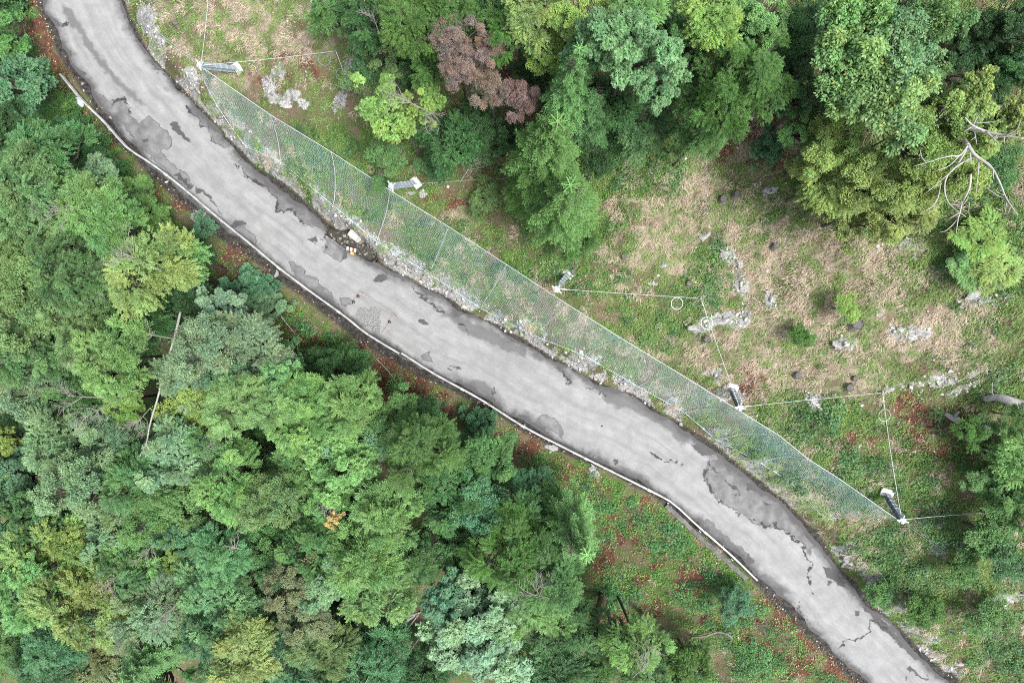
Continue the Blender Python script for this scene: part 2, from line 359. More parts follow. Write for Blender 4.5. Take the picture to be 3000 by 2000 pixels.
# ---- terrain mesh
nxg, nyg = GX.shape
idx = np.arange(nxg*nyg).reshape(nxg, nyg)
Fq = np.stack([idx[:-1, :-1].ravel(), idx[1:, :-1].ravel(), idx[1:, 1:].ravel(), idx[:-1, 1:].ravel()], 1)
me = fast_mesh("hillside", np.stack([GP[:, 0], GP[:, 1], GH], 1), Fq, smooth=True)
gs_noise = fbm(GP[:, 0]*.5+40, GP[:, 1]*.5, 4)
edge_d = np.maximum(GdR, -GdL)
soil = 1-sst(np.where((GdR > 0) & (GsR < 86), .02, .2), np.where((GdR > 0) & (GsR < 86), .38, .8), edge_d-.5*(gs_noise-.5))
add_col(me, 'cover', np.stack([g_tan, g_lit, g_grn], 1)); add_col(me, 'cover2', np.stack([g_rock, soil, np.where(GdL < 0, 1., 0.)], 1))
def terrain_mat():
    m, t, p = mat("hillside_ground")
    tc = t.nodes.new("ShaderNodeTexCoord").outputs['Object']
    c1 = N(t, "ShaderNodeAttribute", attribute_name='cover').outputs['Color']; c2 = N(t, "ShaderNodeAttribute", attribute_name='cover2').outputs['Color']
    s1 = t.nodes.new("ShaderNodeSeparateColor"); t.links.new(c1, s1.inputs[0]); s2 = t.nodes.new("ShaderNodeSeparateColor"); t.links.new(c2, s2.inputs[0])
    tan, lit, grn = s1.outputs; rock, soil, low = s2.outputs
    nA = noise(t, tc, .9, 8, .65); nB = noise(t, tc, 3.5, 8, .7); nC = noise(t, tc, 14, 5, .7); nD = noise(t, tc, .35, 5)
    base = mix(t, ramp(t, nA, [(.4, 0.), (.6, 1.)]), (.20, .15, .105), (.11, .15, .05))       # mould and moss
    tanc = mix(t, ramp(t, nB, [(.35, 0.), (.65, 1.)]), (.28, .22, .16), (.44, .37, .285))
    tanc = mix(t, ramp(t, nA, [(.5, 0.), (.62, .8)]), tanc, (.15, .18, .07))
    grnc = mix(t, ramp(t, nB, [(.35, 0.), (.65, 1.)]), (.06, .115, .028), (.12, .205, .05))
    grnc = mix(t, ramp(t, nA, [(.52, 0.), (.66, .8)]), grnc, (.19, .135, .085))
    litc = mix(t, ramp(t, nB, [(.35, 0.), (.65, 1.)]), (.075, .038, .026), (.20, .10, .062))
    litc = mix(t, ramp(t, nA, [(.55, 0.), (.7, .7)]), litc, (.05, .042, .035))
    rockc = ramp(t, nB, [(.30, (.08, .075, .06)), (.40, (.24, .24, .23)), (.52, (.42, .42, .41)), (.7, (.56, .555, .54))])
    soilc = mix(t, ramp(t, nB, [(.4, 0.), (.66, 1.)]), (.028, .027, .026), (.11, .10, .09))
    def lay(c, k, col, lo, hi, nz):
        f = math_(t, 'ADD', k, math_(t, 'MULTIPLY', math_(t, 'SUBTRACT', nz, .5), 1.5))
        return mix(t, ramp(t, f, [(lo, 0.), (hi, 1.)]), c, col)
    c = lay(base, tan, tanc, .25, .6, nA); c = lay(c, grn, grnc, .3, .7, nA); c = lay(c, lit, litc, .4, .8, nB)
    c = lay(c, rock, rockc, .45, .72, nB); c = lay(c, soil, soilc, .35, .7, nB)
    c = mix(t, ramp(t, nC, [(.33, .45), (.46, 0.)]), c, (.035, .03, .02))
    t.links.new(c, p.inputs['Base Color']); p.inputs['Roughness'].default_value = .95; p.inputs['Specular IOR Level'].default_value = .2
    b = t.nodes.new("ShaderNodeBump"); b.inputs['Strength'].default_value = .9; b.inputs['Distance'].default_value = .18
    t.links.new(math_(t, 'ADD', nB, math_(t, 'MULTIPLY', nC, .5)), b.inputs['Height']); t.links.new(b.outputs[0], p.inputs['Normal'])
    return m
tag(link("hillside", me, None, terrain_mat()), kind='structure')

# ------------------------------------------------------------------ road
def Z(ox, oy, s, pts): return np.array([at(ox+x*s, oy+y*s)[:2] for x, y in pts])
s1 = 1000/2351; z1 = lambda *p: Z(0, 0, s1, p); z4 = lambda *p: Z(0, 667, s1, p); z5 = lambda *p: Z(1000, 667, s1, p); z9 = lambda *p: Z(2000, 1333, s1, p); z3 = lambda *p: Z(900, 600, 300/2352, p)
zc = lambda *p: Z(1900, 1300, 400/1344, p); z8 = lambda *p: Z(1000, 1333, s1, p)
MID = [  # darker resurfaced areas (outlined by a tarred joint)
 z1((1290, 735), (1340, 730), (1440, 830), (1470, 880), (1600, 1000), (1540, 1015), (1470, 980), (1430, 880), (1380, 860), (1370, 810), (1300, 780)),
 z1((1650, 1080), (1790, 1190), (1950, 1290), (2230, 1520), (2351, 1600), (2300, 1610), (2100, 1540), (2010, 1450), (1910, 1460), (1910, 1370), (1830, 1290), (1690, 1210), (1680, 1150), (1630, 1120)),
 z1((600, 600), (680, 640), (770, 720), (870, 685), (905, 780), (960, 860), (1020, 800), (1080, 850), (1190, 960), (1180, 1010), (1100, 1050), (1240, 1170), (1300, 1200), (1340, 1290), (1240, 1270), (1150, 1180), (1050, 1090), (930, 960), (840, 860), (760, 780), (690, 700)),
 z1((990, 300), (1050, 380), (1110, 470), (1130, 490), (1080, 490), (1040, 420), (980, 330)),
 z5((550, 880), (600, 850), (620, 900), (620, 930), (560, 910)), z5((0, 480), (60, 495), (95, 515), (30, 535), (0, 525)),
 z5((1340, 1310), (1400, 1290), (1470, 1310), (1530, 1400), (1525, 1450), (1490, 1420), (1420, 1380), (1340, 1350)),
 z4((1610, -40), (1700, 0), (1770, 80), (1760, 130), (1700, 80), (1640, 30)), z4((1990, 235), (2030, 235), (2110, 310), (2200, 370), (2340, 530), (2340, 570), (2250, 510), (2100, 390), (2010, 300)),
 z9((175, 40), (350, 30), (500, 200), (700, 330), (830, 480), (890, 620), (870, 700), (840, 620), (780, 570), (700, 510), (640, 500), (560, 490), (480, 450), (330, 360), (220, 290), (165, 200), (150, 120)),
 z9((0, 370), (100, 430), (200, 460), (300, 560), (450, 680), (485, 720), (470, 760), (380, 690), (250, 580), (100, 470)),
 z3((390, 730), (520, 790), (870, 1010), (780, 1290), (600, 1220), (480, 1130), (390, 1060), (460, 880)), z3((1130, 1130), (1360, 1290), (1420, 1390), (1280, 1320), (1150, 1230))]
SOFT = [  # wide faint worn and damp tones without a joint
 z5((1290, 860), (1390, 850), (1450, 900), (1560, 990), (1600, 1030), (1590, 1080), (1530, 1000), (1480, 970), (1430, 930), (1380, 910), (1330, 900)),
 z5((1590, 990), (1800, 1090), (2050, 1180), (2290, 1360), (2400, 1450), (2351, 1500), (2200, 1360), (2000, 1250), (1900, 1240), (1810, 1190), (1790, 1120), (1690, 1080)),
 z5((590, 480), (700, 560), (860, 640), (960, 660), (1290, 850), (1280, 900), (1100, 830), (950, 760), (850, 720), (760, 640), (640, 560)),
 z5((890, 1050), (990, 1050), (1050, 1110), (1040, 1180), (960, 1130), (870, 1080)), z1((430, 40), (490, 60), (650, 320), (800, 520), (1000, 720), (980, 740), (760, 540), (600, 330), (440, 100)),
 z9((700, 400), (860, 470), (960, 640), (1020, 720), (900, 640), (820, 540)), z8((1900, 60), (2050, 130), (2250, 330), (2150, 280), (1980, 160)), z9((500, 800), (640, 850), (760, 960), (680, 950), (580, 880))]
DARK = [  # nearly black stains, potholes and tar
 z1((1175, 840), (1215, 850), (1290, 930), (1320, 985), (1260, 955), (1200, 900)), z1((760, 700), (800, 690), (860, 683), (800, 715)), z1((1590, 1540), (1620, 1515), (1690, 1530), (1700, 1560), (1650, 1555), (1610, 1568)),
 z1((975, 965), (1010, 955), (1025, 970), (990, 980)), z1((390, 165), (465, 148), (468, 182), (400, 182)), z1((1345, 1300), (1390, 1300), (1460, 1360), (1440, 1370), (1400, 1330), (1350, 1320)), z1((500, 440), (540, 470), (588, 520), (560, 540), (520, 480)),
 z1((1240, 1180), (1290, 1240), (1335, 1290), (1310, 1310), (1270, 1260), (1200, 1200)), z1((920, 950), (960, 1010), (930, 990), (890, 950)), z1((1420, 1340), (1470, 1380), (1540, 1500), (1500, 1450)),
 z5((215, 360), (250, 325), (300, 320), (320, 350), (270, 372), (232, 385)), z5((525, 632), (560, 625), (605, 660), (600, 682), (550, 660)), z5((1785, 1365), (1800, 1355), (1808, 1372), (1795, 1380)), z5((1620, 1000), (1700, 1030), (1640, 1030)),
 z4((2140, 70), (2170, 55), (2178, 110), (2150, 90), (2100, 85)), zc((230, 175), (265, 150), (285, 165), (260, 205)), zc((320, 185), (355, 210), (345, 222)), zc((600, 230), (680, 270), (690, 295), (620, 265)), zc((735, 335), (770, 345), (890, 465), (865, 465), (790, 395)),
 zc((800, 465), (850, 480), (830, 495)), zc((860, 480), (885, 490), (878, 515), (855, 500)), zc((885, 465), (920, 490), (900, 495)), zc((950, 375), (1020, 380), (1085, 450), (1060, 470), (985, 460), (950, 410)), zc((705, 110), (740, 110), (815, 200), (795, 215), (720, 150)),
 zc((400, 0), (480, -10), (580, 60), (700, 95), (690, 120), (620, 110), (530, 125), (430, 40)), zc((840, 680), (855, 665), (880, 690), (860, 697)), zc((870, 710), (890, 680), (908, 690), (885, 722)), zc((960, 510), (1010, 555), (980, 545)), zc((1100, 560), (1200, 590), (1150, 600)), zc((550, 250), (580, 250), (565, 330), (543, 330)), zc((575, 390), (600, 390), (655, 490), (640, 515), (600, 450)),
 z9((950, 760), (1010, 760), (1100, 850), (1150, 930), (1090, 900), (1000, 850)), z9((1535, 1468), (1570, 1458), (1640, 1525), (1690, 1535), (1640, 1540), (1590, 1500)), z9((1185, 1075), (1215, 1070), (1222, 1100), (1195, 1110)), z9((1530, 1520), (1545, 1515), (1545, 1550), (1530, 1550)), z9((985, 865), (1020, 870), (1015, 895)),
 z9((450, 680), (485, 720), (480, 760), (440, 730)), z9((785, 1020), (800, 1020), (830, 1110), (870, 1150), (820, 1110)), z3((0, 800), (60, 800), (180, 690), (165, 790), (215, 880), (190, 895), (120, 830)), z3((890, 1000), (950, 1010), (940, 1190), (850, 1270), (780, 1300), (850, 1120)), z3((395, 510), (490, 530), (470, 580), (410, 545)),
 z9((370, 0), (440, 40), (520, 130), (640, 240), (760, 350), (880, 490), (970, 640), (1060, 740), (1030, 750), (900, 620), (800, 480), (690, 360), (560, 250), (440, 130)), z9((1090, 760), (1200, 920), (1330, 1070), (1450, 1200), (1650, 1380), (1820, 1500), (1760, 1500), (1560, 1370), (1400, 1220), (1250, 1060)), z9((1000, 640), (960, 560), (1010, 700), (1120, 830), (1250, 1000), (1200, 960), (1090, 830)), z8((1880, 30), (1905, 30), (1900, 70), (1880, 65))]
GRAV = [z5((100, 585), (150, 550), (210, 540), (280, 560), (270, 620), (270, 690), (262, 730), (200, 690), (150, 650), (90, 605))]
CRACK = [z9((190, 30), (150, 130), (180, 220), (215, 280), (280, 340)), z9((490, 445), (560, 490), (640, 465), (632, 490), (650, 510), (720, 530), (760, 575), (820, 600), (840, 690), (880, 740), (865, 830), (885, 950)), z9((835, 620), (845, 700), (880, 745), (868, 800)),
 z9((1300, 1130), (1280, 1210), (1220, 1260), (1130, 1265), (1070, 1320)), z9((790, 1020), (800, 1080), (870, 1150)), z9((1310, 1130), (1400, 1200), (1470, 1260)), z9((1690, 1450), (1697, 1500), (1680, 1540)), z9((1230, 1035), (1310, 1075), (1400, 1160)),
 z1((360, 130), (395, 170), (470, 160)), z1((870, 30), (910, 180), (960, 280), (1040, 390), (1080, 480), (1200, 560), (1220, 640)), z1((770, 715), (870, 683), (905, 775)), z5((470, 390), (590, 500), (700, 590)), z5((820, 650), (890, 720)), z5((740, 960), (830, 975)), z5((1040, 1100), (1045, 1170)), z3((300, 750), (380, 780), (400, 720)), z3((460, 880), (390, 1030)),
 z1((1290, 735), (1300, 780), (1370, 810), (1380, 860), (1430, 880), (1470, 980), (1540, 1015)), z1((1630, 1120), (1690, 1210), (1830, 1290), (1910, 1370), (1910, 1460), (2010, 1450), (2100, 1540)), zc((0, 90), (80, 120), (160, 160), (230, 170)), z5((1480, 960), (1530, 1000), (1575, 1070), (1540, 1075)), z5((1690, 1110), (1760, 1105), (1815, 1165))]
seg = np.concatenate([[0], np.cumsum(np.linalg.norm(np.diff((Lc+Rc)/2, axis=0), axis=1))])
ns = int(seg[-1]/.055); st = np.linspace(0, seg[-1], ns)
Lr = np.stack([np.interp(st, seg, Lc[:, k]) for k in (0, 1)], 1); Rr = np.stack([np.interp(st, seg, Rc[:, k]) for k in (0, 1)], 1)
wd = (Rr-Lr)/np.linalg.norm(Rr-Lr, axis=1)[:, None]
jl = (fbm(st*.9, st*0+2, 5)-.5)*.55; jr = (fbm(st*.8, st*0+77, 5)-.5)*.7
Lj = Lr+wd*jl[:, None]; Rj = Rr+wd*jr[:, None]
nu = 92; U = np.linspace(0, 1, nu)
RP = (Lj[:, None]*(1-U[None, :, None])+Rj[:, None]*U[None, :, None]).reshape(-1, 2)
uu = np.tile(U, ns); ss = np.repeat(st, nu); wid = np.repeat(np.linalg.norm(Rj-Lj, axis=1), nu)
rz = .02+.05*(1-(2*uu-1)**2)+(fbm(RP[:, 0]*.5, RP[:, 1]*.5, 3)-.5)*.03
warp = np.stack([fbm(RP[:, 0]*3.4, RP[:, 1]*3.4, 5)-.5, fbm(RP[:, 0]*3.4+40, RP[:, 1]*3.4+9, 5)-.5], 1)*.42
RW = RP+warp
def usdf(L, P):
    d = np.full(len(P), 9.0)
    for q in L: d = np.minimum(d, polysdf(P, q))
    return d
d_mid = usdf(MID, RW); d_soft = usdf(SOFT, RW); d_dark = usdf(DARK, RW); d_grav = usdf(GRAV, RW)
d_cr = np.full(len(RP), 9.0)
warpc = np.stack([fbm(RP[:, 0]*4.5+9, RP[:, 1]*4.5, 5)-.5, fbm(RP[:, 0]*4.5+70, RP[:, 1]*4.5+9, 5)-.5], 1)*.55
for q in CRACK: d_cr = np.minimum(d_cr, np.abs(polydist(RP+warpc, q)[0]))
f = np.arange(ns*nu).reshape(ns, nu); RF = np.stack([f[:-1, :-1].ravel(), f[:-1, 1:].ravel(), f[1:, 1:].ravel(), f[1:, :-1].ravel()], 1)
cen = RP[RF].mean(1); RF = RF[polysdf(cen, TRw) > 0]
me = fast_mesh("road", np.stack([RP[:, 0], RP[:, 1], rz], 1), RF, smooth=True)
clip = lambda v: np.clip(v, -.5, .5)+.5
lane = np.stack([ss, (uu-.5)*wid], 1)
add_col(me, 'sdf', np.stack([clip(d_mid), clip(d_soft), clip(d_dark)], 1)); add_col(me, 'sdf2', np.stack([clip(d_grav), np.clip(d_cr, 0, 1), np.clip(np.minimum(uu, 1-uu)*wid, 0, 1)], 1))
add_col(me, 'lane', np.stack([lane[:, 0]*.01, lane[:, 1]*.1+.5, uu], 1))
def road_mat():
    m, t, p = mat("worn_asphalt")
    tc = t.nodes.new("ShaderNodeTexCoord").outputs['Object']
    def sep(name):
        c = N(t, "ShaderNodeAttribute", attribute_name=name).outputs['Color']; s = t.nodes.new("ShaderNodeSeparateColor"); t.links.new(c, s.inputs[0]); return s.outputs
    mid, soft, dark = sep('sdf'); grav, crack, edge = sep('sdf2'); la, lb, lu = sep('lane')
    cv = t.nodes.new("ShaderNodeCombineXYZ"); t.links.new(math_(t, 'MULTIPLY', la, 12.0), cv.inputs[0]); t.links.new(math_(t, 'MULTIPLY', lb, 14.0), cv.inputs[1])
    streak = noise(t, cv.outputs[0], 1.6, 6, .6); grain = noise(t, tc, 38, 3, .8); med = noise(t, tc, 1.3, 7, .6); fineN = noise(t, tc, 6, 6, .7)
    c = ramp(t, streak, [(.3, (.20, .202, .203)), (.5, (.255, .257, .258)), (.7, (.295, .297, .296))])
    c = mix(t, ramp(t, med, [(.36, .45), (.6, 0.)]), c, (.16, .16, .162))
    wob = math_(t, 'MULTIPLY', math_(t, 'SUBTRACT', fineN, .5), .16)
    e = lambda s, k=1.0: math_(t, 'ADD', s, math_(t, 'MULTIPLY', wob, k))
    c = mix(t, math_(t, 'MULTIPLY', ramp(t, e(soft), [(.40, 1.), (.60, 0.)]), .8), c, (.10, .10, .102))
    midc = mix(t, ramp(t, med, [(.4, 0.), (.62, 1.)]), (.095, .094, .097), (.18, .179, .18))
    c = mix(t, ramp(t, e(mid, .4), [(.485, .85), (.515, 0.)]), c, midc)
    joint = ramp(t, math_(t, 'ABSOLUTE', math_(t, 'SUBTRACT', e(mid, .4), .5)), [(.012, .75), (.035, 0.)])
    c = mix(t, math_(t, 'MULTIPLY', joint, ramp(t, med, [(.42, 0.), (.55, 1.)])), c, (.04, .038, .038))
    c = mix(t, ramp(t, e(dark, .8), [(.47, .9), (.53, 0.)]), c, mix(t, fineN, (.028, .027, .028), (.075, .072, .072)))
    gcol = ramp(t, noise(t, tc, 16, 3, .8), [(.35, (.05, .05, .05)), (.5, (.17, .175, .17)), (.65, (.36, .36, .34))])
    c = mix(t, ramp(t, e(grav, .8), [(.46, 1.), (.5, 0.)]), c, gcol)
    c = mix(t, ramp(t, math_(t, 'ADD', crack, math_(t, 'MULTIPLY', math_(t, 'SUBTRACT', med, .5), .22)), [(.022, .95), (.07, 0.)]), c, (.03, .029, .029))
    # dirt and broken tar along both edges, wider on some stretches
    eN = math_(t, 'ADD', edge, math_(t, 'MULTIPLY', math_(t, 'SUBTRACT', noise(t, tc, .7, 8, .68), .5), 1.7))
    c = mix(t, ramp(t, eN, [(.15, .95), (.22, 0.)]), c, (.035, .032, .03))
    c = mix(t, ramp(t, eN, [(.2, .8), (.6, 0.)]), c, (.085, .084, .086))
    c = mix(t, ramp(t, grain, [(.34, .14), (.5, 0.)]), c, (.08, .08, .08))
    c = mix(t, ramp(t, grain, [(.6, 0.), (.75, .15)]), c, (.42, .42, .41))
    t.links.new(c, p.inputs['Base Color']); p.inputs['Roughness'].default_value = .85; p.inputs['Specular IOR Level'].default_value = .3
    b = t.nodes.new("ShaderNodeBump"); b.inputs['Strength'].default_value = .35; b.inputs['Distance'].default_value = .02
    t.links.new(grain, b.inputs['Height']); t.links.new(b.outputs[0], p.inputs['Normal'])
    return m
tag(link("road", me, None, road_mat()), kind='structure')

# trench: walls of cut asphalt and a gravel floor
def gravel_mat():
    m, t, p = mat("wet_gravel")
    tc = t.nodes.new("ShaderNodeTexCoord").outputs['Object']
    v = t.nodes.new("ShaderNodeTexVoronoi"); v.inputs['Scale'].default_value = 9; t.links.new(tc, v.inputs['Vector'])
    sp = t.nodes.new("ShaderNodeSeparateColor"); t.links.new(v.outputs['Color'], sp.inputs[0])
    c = ramp(t, sp.outputs[0], [(.55, (.035, .032, .028)), (.8, (.085, .08, .068)), (.93, (.33, .33, .27))])
    c = mix(t, ramp(t, noise(t, tc, 2, 4), [(.4, .6), (.6, 0.)]), c, (.05, .045, .036))
    t.links.new(c, p.inputs['Base Color']); p.inputs['Roughness'].default_value = .9
    b = t.nodes.new("ShaderNodeBump"); b.inputs['Strength'].default_value = .8; b.inputs['Distance'].default_value = .05
    t.links.new(v.outputs['Distance'], b.inputs['Height']); t.links.new(b.outputs[0], p.inputs['Normal'])
    return m
b = MB(); n = len(TRw); cc = TRw.mean(0)
outw = TRw+(TRw-cc)/np.linalg.norm(TRw-cc, axis=1)[:, None]*.06
b.add([(x, y, .055) for x, y in outw]+[(x, y, .05) for x, y in TRw]+[(x, y, -.42) for x, y in TRw],
      [(i, (i+1) % n, n+(i+1) % n, n+i) for i in range(n)]+[(n+i, n+(i+1) % n, 2*n+(i+1) % n, 2*n+i) for i in range(n)])
b.add([(x, y, -.40) for x, y in TRw], [tuple(range(n))])
o = b.build("road_trench", gravel_mat()); tag(o, kind='structure')

# ------------------------------------------------------------------ concrete block, barrier board, lamp, tape in the road works
root = empty("concrete_block", g1(1035, 685)*np.array([1, 1, 0])+np.array([0, 0, -.4]), "pale square concrete block standing in the gravel trench beside the road", "concrete block")
top = Z(900, 600, 300/2352, [(1000, 555), (920, 690), (1105, 815), (1185, 735), (1070, 575)])
ctr = np.array(root.location)
def prism(pts, z0, z1_, shrink=1.0):
    n = len(pts); c = pts.mean(0); q = c+(pts-c)*shrink
    return [(x-ctr[0], y-ctr[1], z0-ctr[2]) for x, y in q]+[(x-ctr[0], y-ctr[1], z1_-ctr[2]) for x, y in q], [tuple(range(n)), tuple(range(2*n-1, n-1, -1))]+[(i, n+i, n+(i+1) % n, (i+1) % n) for i in range(n)]
sc = (H-.45)/H
MB().add(*prism(top*sc, .38, .47)).build("cap", M_conc, root, bevel=.02)
MB().add(*prism(top*sc+np.array([.12, -.12]), -.41, .377, 1.08)).build("body", M_blockside, root, bevel=.02)

def barrier():
    p0, p1 = Z(900, 600, 300/2352, [(905, 990), (1125, 1050)])*((H-.5)/H)
    d = Vector((*(p1-p0), 0)); L = d.length; d.normalize(); s = Vector((-d.y, d.x, 0)); n = (Vector((0, 0, 1))*.55+s*.83).normalized(); t = d.cross(n)
    m, tt, p = mat("striped_board")
    tc = N(tt, "ShaderNodeTexCoord").outputs['Generated']
    sx = tt.nodes.new("ShaderNodeSeparateXYZ"); tt.links.new(attr(tt, 'along', 'Vector'), sx.inputs[0])
    fr = math_(tt, 'FRACT', math_(tt, 'MULTIPLY', attr(tt, 'along'), 2.5))
    c = mix(tt, ramp(tt, fr, [(.49, 0.), (.51, 1.)]), (.72, .71, .70), (.42, .035, .045))
    tt.links.new(c, p.inputs['Base Color'])
    c0 = Vector((*((p0+p1)/2), .48))
    root = empty("barrier_board", (c0.x, c0.y, 0), "small red and white striped barrier board leaning at the trench edge", "barrier board")
    V = []; na = 12
    for i in range(na+1):
        for (a_, b_) in ((-.11, 0), (.11, 0), (.11, .03), (-.11, .03)):
            q = c0+d*(L*(i/na-.5))+n*a_+t*b_; V.append((q.x-c0.x, q.y-c0.y, q.z))
    F = [(i*4+k, i*4+(k+1) % 4, (i+1)*4+(k+1) % 4, (i+1)*4+k) for i in range(na) for k in range(4)]+[(0, 1, 2, 3), (na*4+3, na*4+2, na*4+1, na*4)]
    me = bpy.data.meshes.new("board"); me.from_pydata(V, [], F); me.update()
    add_f(me, 'along', np.repeat(np.arange(na+1)/na, 4)); link("board", me, root, m)
    for sgn in (-1, 1):
        q = d*(L*.38*sgn)
        MB().tube([(q.x, q.y, .46), (q.x-s.x*.3, q.y-s.y*.3, .06)], .02).build("leg", M_galv, root)
    lp = Z(900, 600, 300/2352, [(1015, 1105)])[0]*((H-.4)/H)
    lamp = empty("warning_lamp", (lp[0], lp[1], .05), "round yellow warning lamp standing beside the striped barrier board", "warning lamp")
    MB().tube([(0, 0, 0), (0, 0, .16)], [.13, .11], 12).build("battery_box", simple("lamp_case", (.42, .33, .12), .5), lamp, bevel=.01)
    MB().tube([(0, 0, .163), (0, 0, .2), (0, 0, .33), (0, 0, .38)], [.06, .10, .10, .05], 16).build("lens", simple("amber_lens", (.55, .40, .14), .25), lamp, smooth=True)
barrier()

# warning tape strung on stakes around the gravel patch
TAPE = [(1029, 897), (1037, 884), (1058, 858), (1105, 889), (1157, 925), (1142, 943), (1117, 977)]
root = empty("warning_tape", at(1090, 900, 0), "thin faded orange warning tape strung around the gravel patch in the road", "warning tape")
rc = np.array(root.location)
Mo = simple("orange_tape", (.45, .28, .22), .6)
b = MB(); hts = [.05, .5, .85, .8, .85, .5, .06]
pts = [at(x, y, h) for (x, y), h in zip(TAPE, hts)]
for i in range(len(pts)-1):
    q0, q1 = pts[i], pts[i+1]; d = q1-q0; nn = max(2, int(np.linalg.norm(d)/.3))
    line = [q0+d*k/nn-np.array([0, 0, .08*math.sin(math.pi*k/nn)])-rc for k in range(nn+1)]
    for k in range(nn):
        a_, c_ = Vector(line[k]), Vector(line[k+1]); x = (c_-a_); Ln = x.length; x.normalize(); y = x.cross(Vector((0, 0, 1))).normalized(); b.box((a_+c_)/2, x, y, x.cross(y), Ln, .014, .035)
b.build("tape", Mo, root)
for i in (2, 4):
    q = pts[i]-rc
    MB().tube([(q[0], q[1], .04), (q[0], q[1], q[2]+.06)], .025, 8).build("stake", Mo, root)
Mfoot = simple("rubber_foot", (.04, .04, .04), .8)
for (x, y) in ((1050, 868), (1037, 884), (1142, 943)):
    q = at(x, y, 0)-rc
    MB().tube([(q[0], q[1], .06), (q[0], q[1], .13), (q[0], q[1], .2)], [.11, .09, .03], 10).build("foot", Mfoot, root)

# ------------------------------------------------------------------ guardrail
def guardrail(px, label, seglen):
    P = np.array([at(x*S2, y*S2, .72) for x, y in px]); P = crom(P, 10)
    arc = np.concatenate([[0], np.cumsum(np.linalg.norm(np.diff(P[:, :2], axis=0), axis=1))])
    root = empty("guardrail", (P[0, 0], P[0, 1], 0), label, "guardrail", "guardrails along the downhill road edge"); r0 = np.array(root.location)
    def pt(s): return np.array([np.interp(s, arc, P[:, 0]), np.interp(s, arc, P[:, 1])])
    prof = [(-.05, .44), (-.06, .50), (-.015, .56), (-.015, .60), (-.06, .66), (-.06, .735), (-.04, .765), (.035, .765), (.055, .735), (.055, .66), (.03, .60), (.03, .5)]
    n = int(arc[-1]/seglen)
    rs = random.Random(4)
    for i in range(n):
        s0 = arc[-1]*i/n+(.012 if i else 0); s1_ = arc[-1]*(i+1)/n-.012; V = []; m = 6; dz = rs.uniform(-.02, .02)
        for k in range(m+1):
            s = s0+(s1_-s0)*k/m; c = pt(s); t = pt(min(s+.1, arc[-1]))-pt(max(s-.1, 0)); t /= np.linalg.norm(t); nrm = np.array([-t[1], t[0]])
            for (a_, z_) in prof:
                q = c+nrm*(-a_); V.append((q[0]-r0[0], q[1]-r0[1], z_+dz))
        K_ = len(prof); F = [(k*K_+j, k*K_+(j+1) % K_, (k+1)*K_+(j+1) % K_, (k+1)*K_+j) for k in range(m) for j in range(K_)]+[tuple(range(K_)), tuple(m*K_+j for j in range(K_))[::-1]]
        o = MB().add(V, F).build("rail", M_rail, root)
        # joint sleeve with its bolts
        s = s1_+.012
        if i < n-1:
            c = pt(s); t = pt(s+.1)-pt(s-.1); t /= np.linalg.norm(t); nrm = np.array([-t[1], t[0]])
            MB().box((c[0]-r0[0], c[1]-r0[1], .70), (t[0], t[1], 0), (nrm[0], nrm[1], 0), (0, 0, 1), .28, .15, .17).build("joint_sleeve", M_rail, root, bevel=.02)
    for i in range(int(arc[-1]/2.6)+1):
        s = min(.35+i*2.6, arc[-1]-.2); c = pt(s); t = pt(s+.1)-pt(s-.1); t /= np.linalg.norm(t); nrm = np.array([-t[1], t[0]])
        q = c-nrm*.16; h = height(q[0], q[1])[0]
        b = MB(); zc_ = (.68+h-.5)/2; hl = .68-h+.5
        for (off, sx_, sy_) in ((0, .10, .012), (.05, .012, .06), (-.05, .012, .06)):
            cc_ = q+t*off; b.box((cc_[0]-r0[0], cc_[1]-r0[1], zc_), (t[0], t[1], 0), (nrm[0], nrm[1], 0), (0, 0, 1), sx_, sy_, hl)
        b.build("post", M_galv, root)
guardrail(GUARD, "long pale steel guardrail from the top left road edge to mid photo", 4.0)
guardrail(GUARD2, "pale steel guardrail along the lower half of the road, ending on a kerb", 4.0)
# crumbling concrete kerb behind the lower end of the guardrail
KB = [at(x*S2, y*S2, .1) for x, y in [(1530, 1160), (1560, 1187), (1610, 1235), (1670, 1288), (1715, 1330)]]
b = MB(); V = []; KP = crom(np.array(KB)[:, :2], 12)
rng0 = np.random.RandomState(3)
for i, q in enumerate(KP):
    t = KP[min(i+1, len(KP)-1)]-KP[max(i-1, 0)]; t = t/np.linalg.norm(t); nr = np.array([-t[1], t[0]]); j = rng0.uniform(-.03, .03, 2)
    for a_, z_ in ((-.14+j[0], -1.0), (-.14+j[0], .16+j[1]*.6), (.13+j[1], .17+j[1]*.6), (.13+j[1], -1.0)): V.append((*(q+nr*a_), z_))
b.add(V, [(i*4+k, i*4+k+1, (i+1)*4+k+1, (i+1)*4+k) for i in range(len(KP)-1) for k in range(3)]+[(0, 1, 2, 3), tuple(len(V)-4+k for k in (3, 2, 1, 0))])
tag(b.build("concrete_kerb", simple("old_kerb", (.115, .115, .11), .95, var=.45, scale=3, bump=.5)), "crumbling grey concrete kerb behind the lower end of the guardrail", "kerb")

